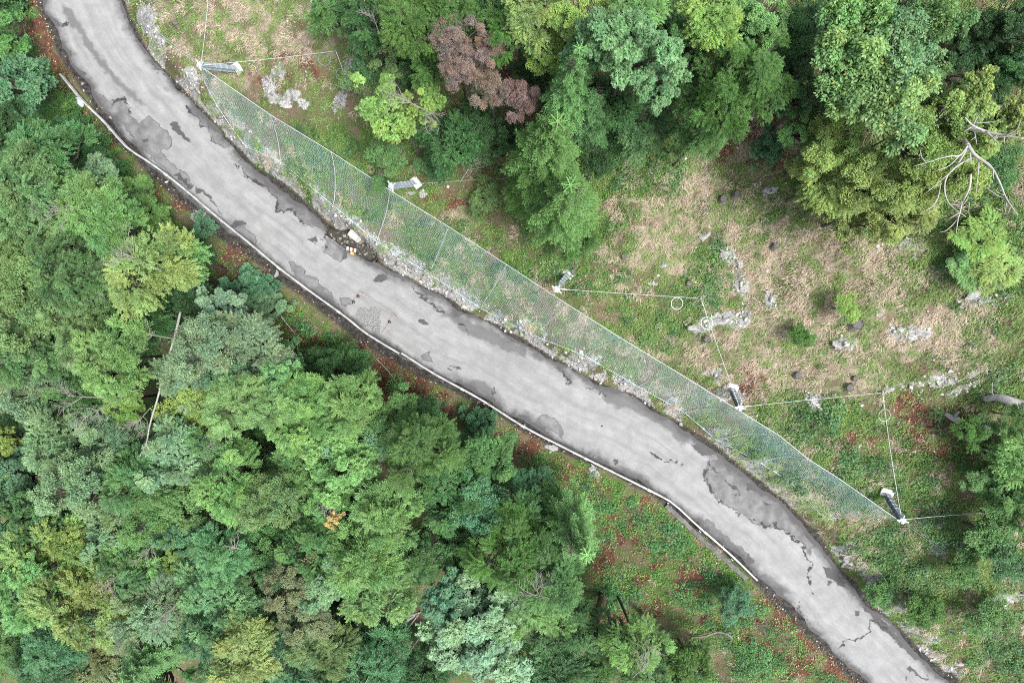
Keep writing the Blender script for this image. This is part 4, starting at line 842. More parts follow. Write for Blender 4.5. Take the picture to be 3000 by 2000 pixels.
def crown_points(rs, nb, zs, r_lo, r_hi, loose):
    """boughs: lumps of foliage over an uneven dome"""
    B = []; R = []
    k = 0
    skew = rs.uniform(-.25, .25, 2); ph = rs.uniform(0, 6.28, 3); am = rs.uniform(.08, .22, 3)
    while len(B) < nb:
        az = k*2.39996+rs.uniform(-.4, .4); k += 1
        el = math.asin(np.clip(rs.uniform(-.25, 1.0), -1, 1)); rl = rs.uniform(r_lo, r_hi)
        out = 1+sum(am[j]*math.sin((j+2)*az+ph[j]) for j in range(3))
        rad = (out-rl*.8)*(rs.uniform(.82, 1.02) if rs.rand() < (.75 if nb > 30 else .5) else rs.uniform(.1, .8))
        B.append([math.cos(az)*math.cos(el)*rad+skew[0]*math.sin(el), math.sin(az)*math.cos(el)*rad+skew[1]*math.sin(el), math.sin(el)*rad*zs+rs.uniform(-.08, .08)]); R.append(rl)
    return np.array(B), np.array(R)

def make_crown(seed, style='frond', nb=26, nsp=46, nl=11, L=.07, W=.032, zs=.75, r=(.2, .36), lobes=1, hue=.07, val=.24, loose=.2, fleck=0):
    rs = np.random.RandomState(seed); B, R = crown_points(rs, nb, zs, r[0], r[1], loose)
    bi = np.repeat(np.arange(nb), nsp); n = len(bi)
    d = rnd_dirs(rs, n, .75); d[:, 2] = np.where(d[:, 2] < -.15, -d[:, 2], d[:, 2])
    rad = R[bi]*(rs.uniform(.55, 1.12, n)); P = B[bi]+d*rad[:, None]*np.array([1, 1, .62])
    outw = nrm(B[bi]*np.array([1, 1, 0])+rs.randn(n, 3)*.15*np.array([1, 1, 0])+d*np.array([1, 1, 0])*.35)
    ax = nrm(outw*.8+d*.55+np.array([0, 0, -.22])+rs.randn(n, 3)*.18)
    up = nrm(np.array([0, 0, 1.0])+outw*.35+rs.randn(n, 3)*.28); up = nrm(up-ax*(up*ax).sum(1)[:, None]); side = np.cross(up, ax)
    btint = 1+rs.uniform(-val, val, nb); bh = rs.uniform(-hue, hue, nb)
    pi = np.repeat(np.arange(n), nl); j = np.tile(np.arange(nl), n); m = len(pi)
    if style == 'frond':
        Ls = .17*rs.uniform(.7, 1.3, n); t = (j//2+.3)/((nl+1)/2); sg = np.where(j % 2 == 0, 1, -1)
        base = P[pi]+ax[pi]*(t*Ls[pi])[:, None]-up[pi]*(.03*t**2)[:, None]
        ang = np.radians(rs.uniform(38, 66, m)); dd = nrm(ax[pi]*np.cos(ang)[:, None]+side[pi]*(np.sin(ang)*sg)[:, None]+rs.randn(m, 3)*.12); nn = nrm(up[pi]+rs.randn(m, 3)*.25)
    elif style == 'rosette':
        ang = j*2*math.pi/nl+rs.uniform(-.3, .3, m); e = ax[pi]*np.cos(ang)[:, None]+side[pi]*np.sin(ang)[:, None]
        base = P[pi]+e*.015+rs.randn(m, 3)*.012; dd = nrm(e-up[pi]*rs.uniform(.05, .55, (m, 1))); nn = nrm(up[pi]+e*.3+rs.randn(m, 3)*.15)
    else:
        base = P[pi]+rs.randn(m, 3)*np.array([.06, .06, .035]); dd = nrm(ax[pi]*.5+rnd_dirs(rs, m)*np.array([1, 1, .5])); nn = nrm(np.array([0, 0, 1.])+rs.randn(m, 3)*.45)
    nn = nrm(nn-dd*(nn*dd).sum(1)[:, None])
    l = L*rs.uniform(.7, 1.25, m); w = W*rs.uniform(.75, 1.2, m)
    v = btint[bi[pi]]*rs.uniform(1-val, 1+val, m)*rs.uniform(.93, 1.07, n)[pi]; h = bh[bi[pi]]+rs.uniform(-hue, hue, m)*.6
    tint = np.stack([v*(1+h*1.3), v, v*(1-h*1.0)], 1)
    if fleck:
        f = rs.rand(m) < fleck; tint[f] = np.array([2.6, 1.45, .9])*rs.uniform(.7, 1.1, (f.sum(), 1))
    V, F, T = leaves(base, dd, nn, l, w, tint, lobes, rs=rs)
    me = fast_mesh("crown", V, F, T); me.materials.append(M_leaf)
    # limbs
    b = MB(); fork = np.array([0, 0, -zs*.75])
    for q, rr in zip(B, R):
        mid = fork*.45+q*.5+np.array([0, 0, -.10])+rs.randn(3)*.05; b.tube([fork, mid, q*.96], [.042, .024, .008], 5, cap=False)
        for _ in range(2):
            e = q+rnd_dirs(rs, 1, .4)[0]*rr*.85*np.array([1, 1, .6]); b.tube([q*.8+mid*.2, e], [.013, .004], 4, cap=False)
    ml = bpy.data.meshes.new("limbs"); ml.from_pydata(b.v, [], b.f); ml.materials.append(M_bark)
    return me, ml, -zs*.75

def make_conifer(seed, tiers=15, hgt=2.6, droop=.12, dens=1.0, W=.03, star=True):
    rs = np.random.RandomState(seed); Ps, Ds, Ns, Ls, Ts = [], [], [], [], []
    b = MB()
    for ti in range(tiers):
        f = (ti+.4)/tiers; z = hgt*(.5-f); rr = .10+.92*f**.8; nbr = int(5+5*f*dens); off = rs.uniform(0, 6.28); tv = rs.uniform(.85, 1.15)
        for k in range(nbr):
            az = off+2*math.pi*k/nbr+rs.uniform(-.2, .2); Lb = rr*rs.uniform(.72, 1.15); o = np.array([math.cos(az), math.sin(az), 0]); s_ = np.array([-math.sin(az), math.cos(az), 0])
            lift = .45*(1-f)-droop*2*f
            ntw = max(4, int(Lb/.052)); bt = tv*rs.uniform(.88, 1.14)
            path = lambda t: np.array([0, 0, z])+o*Lb*t+np.array([0, 0, 1])*Lb*(lift*t-.28*t*t+.10*t**3)
            b.tube([path(0), path(.5), path(.92)], [.014, .009, .003], 4, cap=False)
            for q in range(ntw+1):
                t = .12+.88*q/ntw; p = path(t); tl = Lb*.36*(1-.72*t)+.055
                for sg in ((-1, 1) if q < ntw else (0,)):
                    dr = nrm(o*(.62 if sg else 1)+s_*sg*.8+np.array([0, 0, -.10])+rs.randn(3)*.10)
                    m = max(2, int(tl/.045))
                    for u in range(m):
                        bp = p+dr*tl*u/m
                        for s2 in (-1, 1):
                            dd = nrm(dr*.8+np.cross([0, 0, 1.], dr)*s2*.6+rs.randn(3)*.15)
                            Ps.append(bp); Ds.append(dd); Ns.append(nrm(np.array([0, 0, 1.])+rs.randn(3)*.3)); Ls.append(rs.uniform(.06, .10)); tipb = 1+.35*(u/m)*t; Ts.append(bt*tipb*rs.uniform(.85, 1.15))
    if star:
        for k in range(7):
            az = k*2*math.pi/7+rs.uniform(-.2, .2); o = nrm(np.array([math.cos(az), math.sin(az), .25]))
            for u in range(4): Ps.append(np.array([0, 0, hgt*.5])+o*.05*u); Ds.append(o); Ns.append(np.array([0, 0, 1.])); Ls.append(.08); Ts.append(1.7)
    Ps, Ds, Ns, Ls, Ts = map(np.array, (Ps, Ds, Ns, Ls, Ts)); Ns = nrm(Ns-Ds*(Ns*Ds).sum(1)[:, None])
    hh = rs.uniform(-.04, .04, len(Ts)); T3 = np.stack([Ts*(1+hh), Ts, Ts*(1-hh)], 1)
    V, F, T = leaves(Ps, Ds, Ns, Ls, np.full(len(Ls), W), T3, rs=rs)
    me = fast_mesh("crown", V, F, T); me.materials.append(M_needle)
    b.tube([(0, 0, -hgt*.5), (0, 0, hgt*.5)], [.05, .012], 6)
    ml = bpy.data.meshes.new("limbs"); ml.from_pydata(b.v, [], b.f); ml.materials.append(M_bark)
    return me, ml, -hgt*.5

PROTO = {
 'ash': [make_crown(s, 'frond', 42, 42, 13, .056, .021, .75, (.12, .29)) for s in (1, 2, 3)],
 'beech': [make_crown(s, 'frond', 46, 38, 15, .046, .023, .65, (.12, .28), hue=.09) for s in (11, 12, 13)],
 'fine': [make_crown(21, 'rosette', 46, 44, 7, .055, .030, .8, (.12, .26)), make_crown(22, 'frond', 48, 40, 12, .042, .026, .75, (.11, .25)), make_crown(23, 'rosette', 52, 40, 7, .05, .03, .75, (.11, .24))],
 'maple': [make_crown(s, 'rosette', 46, 44, 6, .066, .030, .75, (.11, .27), lobes=3, hue=.05) for s in (31, 32)],
 'big': [make_crown(s, 'rosette', 32, 44, 6, .085, .048, .7, (.17, .34), lobes=1, fleck=.018) for s in (41, 42)],
 'loose': [make_crown(s, 'rosette', 27, 30, 5, .075, .042, .6, (.13, .28), lobes=3) for s in (51, 52)],
 'hand': [make_crown(s, 'rosette', 29, 40, 8, .085, .020, .55, (.14, .27), lobes=1, hue=.08) for s in (61, 62)],
 'spruce': [make_conifer(s) for s in (71, 72)],
 'juniper': [make_crown(s, 'frond', 46, 34, 16, .045, .017, .95, (.12, .26), hue=.05, val=.26) for s in (81, 82, 83)],
 'shrub': [make_crown(s, 'rosette', 26, 36, 5, .085, .042, .5, (.2, .36), lobes=1) for s in (91, 92)],
}
tr_b = MB(); tr_b.tube([(0, 0, -1.15), (0, 0, -1), (.01, .01, -.6), (0, 0, 0)], [.085, .06, .05, .04], 8, cap=False)
trunk_me = bpy.data.meshes.new("trunk"); trunk_me.from_pydata(tr_b.v, [], tr_b.f); trunk_me.materials.append(M_bark)
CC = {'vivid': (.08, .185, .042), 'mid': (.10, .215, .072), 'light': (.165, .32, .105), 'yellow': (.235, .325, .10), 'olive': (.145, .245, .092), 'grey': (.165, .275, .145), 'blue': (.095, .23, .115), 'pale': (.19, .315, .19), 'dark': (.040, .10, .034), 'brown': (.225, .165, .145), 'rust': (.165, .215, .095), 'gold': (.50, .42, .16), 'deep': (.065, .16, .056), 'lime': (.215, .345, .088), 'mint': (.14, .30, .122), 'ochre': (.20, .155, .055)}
rng = random.Random(12)
def tree(px, py, r, up, style, col, label, name=None, cat='tree', group=None, flat=1.0):
    """px,py: crown centre in the photo; r crown radius in photo pixels; up: height of the crown centre over the ground"""
    for _ in range(14):
        q = ground([px], [py], up)[0]; p2 = q[None, :2]
        if -1.9 < polydist(p2, Ls)[0][0] and polydist(p2, Rs)[0][0] < 1.0 and up > .9: up *= .8
        else: break
    R = r*K*(H-q[2])*.93
    base = np.array([q[0], q[1], height(q[0], q[1])[0]]); hc = q[2]-base[2]
    cr, lm, fz = PROTO[style][rng.randrange(len(PROTO[style]))]
    name = name or {'spruce': 'conifer_tree', 'juniper': 'conifer_tree', 'shrub': 'shrub'}.get(style, 'broadleaf_tree')
    root = empty(name, base, label, cat, group)
    c = CC[col]; j = [rng.uniform(.93, 1.07) for _ in range(3)]
    a = rng.uniform(0, 6.28); zsc = R*rng.uniform(1.1, 1.5)*flat
    for nm, me in (('crown', cr), ('limbs', lm)):
        o = link(nm, me, root); o.location = (0, 0, hc); o.rotation_euler = (rng.uniform(-.12, .12), rng.uniform(-.12, .12), a); o.scale = (R*rng.uniform(.92, 1.08), R*rng.uniform(.92, 1.08), zsc)
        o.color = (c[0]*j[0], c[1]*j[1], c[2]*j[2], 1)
    t = link("trunk", trunk_me, root); ht = max(hc+fz*zsc*.9, .3); t.location = (0, 0, ht); t.scale = (R, R, ht)
    return root
LOW = "trees of the forest below the road"; UPG = "trees on the slope above the road"
rsh = random.Random(77)
for a in [  # px, py, radius, crown height, style, colour, label
 (25, 20, 70, 7, 'maple', 'deep', "dark green tree in the top left photo corner"), (30, 130, 80, 7, 'maple', 'mid', "mid green tree below the dark one in the top left corner"), (60, 250, 105, 6, 'maple', 'blue', "blue-green tree at the left edge, level with the white bag"),
 (30, 370, 85, 6, 'fine', 'dark', "dark tree at the left edge below the blue-green one"), (185, 330, 60, 2.2, 'shrub', 'vivid', "bright green bush left of the white bag"), (235, 400, 85, 2.5, 'fine', 'deep', "dense dark green bush below the white bag"), (300, 490, 62, 3, 'fine', 'deep', "dark tree right beside the upper guardrail bend"),
 (130, 480, 125, 7, 'beech', 'mid', "green tree left of the upper guardrail bend"), (60, 440, 90, 6, 'beech', 'deep', "deep green tree at the left edge above the olive crowns"), (110, 560, 120, 8, 'beech', 'olive', "olive tree with pale twigs at the upper left edge"), (290, 530, 75, 4, 'maple', 'grey', "grey-green tree in the dip left of the guardrail"),
 (255, 590, 105, 8, 'ash', 'light', "light green feathery tree left of the red-brown litter"), (415, 615, 85, 6, 'ash', 'light', "light feathery crown nearest the guardrail, upper forest"), (340, 660, 110, 8, 'ash', 'light', "light feathery crown below the one nearest the guardrail"),
 (55, 670, 120, 9, 'beech', 'olive', "olive crown at the left edge, upper of a stack"), (180, 690, 110, 9, 'beech', 'grey', "dull green crown inside the left edge, under bare twigs"), (455, 790, 130, 8, 'beech', 'yellow', "yellow-green crown above the leaning bare pole"), (540, 760, 90, 7, 'beech', 'light', "light green crown right above the leaning bare pole"),
 (60, 800, 120, 10, 'fine', 'olive', "fine-leaved olive crown at the left edge, middle"), (215, 800, 110, 10, 'ash', 'mid', "mid green feathery crown left of the yellow-green one"), (598, 662, 42, 2, 'maple', 'blue', "small blue-green leafy tree beside the guardrail litter patch"), (590, 728, 45, 2.2, 'maple', 'deep', "small deep green tree over the litter patch"), (550, 700, 50, 4, 'fine', 'deep', "dark leafy tree left of the litter patch"),
 (650, 905, 75, 6, 'maple', 'pale', "pale whitish-green tree between two litter patches"), (735, 840, 75, 3.5, 'maple', 'blue', "blue-green tree just below the guardrail litter patch"), (790, 890, 60, 3, 'maple', 'grey', "grey-green small tree right of the whitish-green tree"), (380, 900, 120, 8, 'ash', 'mid', "mid green crown touching the bare pole's upper end on the left"), (450, 935, 90, 7, 'ash', 'deep', "darker crown behind the bare pole's upper end"), (580, 870, 70, 5, 'fine', 'dark', "dark crown in the hollow right of the pole top"),
 (110, 920, 120, 10, 'fine', 'olive', "olive crown left of the pole, near the left edge"), (250, 960, 115, 10, 'ash', 'olive', "olive feathery crown left of the bare pole"), (340, 1050, 125, 10, 'ash', 'light', "bright feathery crown left of the bare pole's middle"), (210, 1080, 100, 10, 'beech', 'mid', "mid green crown with bare twigs, left of the bright feathery one"),
 (620, 1020, 110, 8, 'fine', 'grey', "grey-green fine-leaved crown right of the bare pole"), (750, 1010, 105, 7, 'fine', 'grey', "grey-green fine-leaved crown, right neighbour of a twin"), (560, 1110, 100, 9, 'fine', 'grey', "grey-green crown low right of the pole's middle"), (840, 1060, 70, 5, 'maple', 'deep', "deep green tree bordering the shady hollow below the guardrail"), (690, 1110, 70, 8, 'maple', 'blue', "blue-green broad-leaved crown amid grey-green ones"), (815, 1085, 55, 8, 'maple', 'mint', "minty broad-leaved crown by the shady hollow"),
 (720, 1180, 110, 9, 'ash', 'light', "light feathery crown left of the brightest green one"), (885, 1225, 115, 9, 'ash', 'light', "brightest green feathery crown in the forest middle"), (850, 1150, 80, 8, 'ash', 'light', "bright feathery crown just above the brightest one"), (560, 1215, 110, 10, 'fine', 'lime', "pale yellow-green crown right of the pole's lower end"), (520, 1330, 110, 10, 'fine', 'pale', "pale crown with dark twigs below the pole's lower end"),
 (60, 1040, 110, 11, 'fine', 'mid', "mid green crown at the left edge, halfway down"), (110, 1150, 115, 11, 'fine', 'grey', "grey-green crown near the left edge, halfway down"), (30, 1320, 75, 9, 'maple', 'lime', "bright lime green crown at the left edge"), (240, 1190, 105, 11, 'ash', 'mid', "mid green crown under the tangle of bare twigs"), (370, 1205, 55, 10.5, 'fine', 'lime', "small yellowish crown left of the pole's lower half"),
 (190, 1290, 115, 11, 'fine', 'grey', "greyish crown left of the pole's lower end"), (330, 1320, 110, 11, 'ash', 'grey', "greyish feathery crown left of the pole's tip"), (440, 1400, 110, 11, 'beech', 'mid', "mid green crown below the pole's tip"),
 (50, 1440, 110, 11, 'maple', 'blue', "blue-green crown at the left edge, lower third"), (110, 1510, 90, 10, 'maple', 'deep', "deep green crown by the dark gap at lower left"), (240, 1420, 115, 12, 'fine', 'grey', "grey-green crown with bare twigs, lower left"), (350, 1460, 100, 11, 'fine', 'olive', "olive crown with drooping bare twigs, lower left"), (170, 1610, 130, 11, 'beech', 'yellow', "yellow-tinged crown in the lower left, largest one there"), (60, 1620, 100, 11, 'maple', 'blue', "blue-green crown at the left edge beside the yellow-tinged one"),
 (330, 1560, 95, 11, 'maple', 'grey', "grey-green crown right of the yellow-tinged one"), (450, 1500, 90, 11, 'fine', 'mid', "mid green crown above the small dark gap, lower left"), (560, 1450, 130, 11, 'fine', 'olive', "large olive crown below the pale twiggy one"), (690, 1420, 115, 10, 'fine', 'light', "light olive crown left of the yellow leaf patch"), (640, 1330, 80, 10, 'fine', 'mid', "small mid green crown between pale crowns"),
 (440, 1610, 110, 11, 'ash', 'light', "light feathery crown over the small dark gap, lower left"), (560, 1570, 80, 11, 'fine', 'blue', "bluish crown below the large olive one"), (650, 1620, 95, 11, 'ash', 'mint', "minty crown with pale curled twigs"), (520, 1640, 50, 10, 'fine', 'lime', "small yellowish crown beside the pale curled twigs"), (780, 1560, 120, 10, 'fine', 'mid', "mid green crown left of the bright rounded ash-like crown"), (800, 1470, 90, 10, 'fine', 'olive', "olive crown below the light olive one"),
 (900, 1390, 110, 9, 'ash', 'light', "light feathery crown above the yellow leaf patch"), (960, 1470, 75, 8.5, 'fine', 'light', "light crown carrying the yellow leaf patch"), (930, 1590, 100, 9, 'fine', 'mid', "mid green crown left of the large light feathery one"), (270, 1740, 130, 12, 'beech', 'yellow', "yellowish layered crown, bottom left"), (100, 1740, 125, 12, 'beech', 'light', "light layered crown at the bottom left edge"), (400, 1680, 90, 11, 'beech', 'mid', "mid green crown above the grey-olive layered one"),
 (485, 1760, 135, 12, 'beech', 'grey', "grey-olive layered crown with fanned twigs, bottom left"), (640, 1740, 115, 11, 'fine', 'mint', "pale minty crown right of the grey-olive layered one"), (760, 1660, 85, 9, 'fine', 'deep', "deep green crown by the dark gap, bottom middle-left"), (860, 1700, 95, 11, 'fine', 'rust', "rusty olive crown, upper half"), (900, 1800, 95, 11, 'fine', 'rust', "rusty olive crown, lower half"), (960, 1690, 85, 10, 'maple', 'grey', "grey-green crown right of the rusty olive one"),
 (60, 1870, 125, 12, 'ash', 'mid', "mid green feathery crown at the bottom left edge"), (180, 1860, 100, 12, 'ash', 'blue', "blue-green feathery crown left of the browned one"), (270, 1900, 125, 12, 'beech', 'rust', "browned layered crown near the bottom left"), (370, 1830, 85, 11, 'fine', 'olive', "dull olive crown above the browned one"), (430, 1930, 100, 11, 'spruce', 'mid', "tufted green conifer at the bottom left"), (535, 1870, 80, 10, 'spruce', 'grey', "grey-tipped tufted conifer, bottom left"),
 (610, 1850, 80, 11, 'ash', 'blue', "blue-green crown left of the yellow crown at the bottom"), (720, 1890, 115, 11, 'fine', 'yellow', "yellow crown at the bottom edge"), (640, 1960, 70, 10, 'fine', 'deep', "dark green crown left of the yellow crown at the bottom edge"), (860, 1900, 100, 11, 'ash', 'blue', "bluish feathery crown right of the yellow one at the bottom"), (960, 1890, 95, 10, 'ash', 'olive', "dull feathery crown, bottom, left of the leaning grey limbs"), (140, 1980, 90, 12, 'beech', 'deep', "dark crown on the bottom edge at left"), (300, 2000, 80, 11, 'ash', 'mid', "mid green crown cut by the bottom edge at left"),
 (1000, 1370, 130, 9, 'maple', 'light', "pale light crown right of the yellow leaf patch, upper"), (1060, 1300, 110, 8, 'fine', 'pale', "pale crown beside the bright green conifer"), (1040, 1180, 100, 7, 'ash', 'light', "bright feathery crown on the forest edge below the guardrail"), (1030, 1090, 90, 5, 'fine', 'deep', "deep green crown on the shady forest edge"), (960, 1080, 80, 3, 'fine', 'dark', "dark low crown in the shady hollow"), (950, 1230, 70, 5, 'fine', 'dark', "dark crown right of the brightest green one"), (1150, 1230, 95, 6, 'fine', 'mid', "green crown next to the large rust litter patch"),
 (1235, 1310, 110, 8, 'juniper', 'vivid', "bright vivid green conifer crown in the forest middle"), (1240, 1210, 60, 5, 'fine', 'deep', "deep green crown above the vivid conifer"), (1400, 1235, 58, 3.5, 'maple', 'blue', "isolated blue-green star-leaved small tree by the guardrail"), (1430, 1330, 85, 6, 'fine', 'mid', "small-leaved green tree below the star-leaved one"), (1320, 1300, 60, 4, 'maple', 'deep', "dark small tree left of the star-leaved one"),
 (1150, 1500, 115, 9, 'ash', 'light', "large light feathery crown, upper half, forest middle"), (1080, 1610, 130, 10, 'ash', 'light', "large light feathery crown, lower half, forest middle"), (1110, 1730, 115, 10, 'fine', 'light', "light fine-leaved crown above the leaning grey limbs"), (1220, 1640, 80, 9, 'ash', 'mid', "mid green feathery crown right of the large light one"), (1320, 1430, 120, 7, 'fine', 'deep', "blue-black-green crown at the forest middle"), (1400, 1480, 100, 7, 'fine', 'blue', "bluish crown right of the blue-black-green one"), (1310, 1570, 105, 7, 'fine', 'deep', "deep green crown left of the ragged green conifer"),
 (1570, 1450, 85, 4, 'juniper', 'blue', "dark bluish conifer in shade below the guardrail"), (1520, 1530, 90, 8, 'juniper', 'mid', "dull green conifer top above the ragged one"), (1490, 1610, 120, 9, 'juniper', 'vivid', "ragged dark green conifer left of the feathery soft one"), (1680, 1560, 115, 8, 'spruce', 'mid', "soft feathery green conifer at the forest's right edge"), (1620, 1680, 110, 9, 'juniper', 'mid', "green conifer between the soft feathery one and the twiggy one"), (1550, 1760, 110, 10, 'juniper', 'light', "light green twiggy conifer right of the large pale tree"),
 (1390, 1775, 155, 11.5, 'maple', 'pale', "largest pale blue-green tree at the bottom, upper lobe"), (1425, 1865, 165, 11.5, 'maple', 'pale', "largest pale blue-green tree at the bottom, lower lobe"), (1300, 1750, 75, 9, 'maple', 'blue', "blue-green lobe on the left of the largest pale tree"), (1680, 1790, 80, 6, 'juniper', 'deep', "dark conifer left of the snapped trunk"), (1650, 1920, 120, 7, 'fine', 'deep', "deep green tree on the bottom edge right of the pale tree"), (1740, 1960, 80, 6, 'juniper', 'vivid', "vivid green conifer on the bottom edge"),
 (1100, 1960, 130, 10, 'ash', 'blue', "blue-green feathery crown on the bottom edge left of the pale tree"), (1030, 1840, 90, 7, 'ash', 'dark', "dark crown behind the leaning grey limbs"), (1240, 1960, 70, 7, 'fine', 'dark', "dark crown on the bottom edge below the curved dead limb"), (1870, 1890, 90, 8, 'juniper', 'light', "light green conifer with a bare twiggy top at the bottom"), (1800, 1860, 50, 5, 'juniper', 'deep', "small dark conifer left of the twiggy-topped one"), (1880, 1975, 85, 8, 'juniper', 'mid', "mid green conifer cut by the bottom edge"), (2020, 1930, 70, 3, 'fine', 'vivid', "vivid low tree at the bottom near the lower road"), (1990, 1985, 60, 3, 'juniper', 'vivid', "vivid conifer cut by the bottom edge near the lower road")]:
    a = list(a); a[3] *= rsh.uniform(.82, 1.14) if a[3] > 7 else 1
    tree(*a, group=LOW)
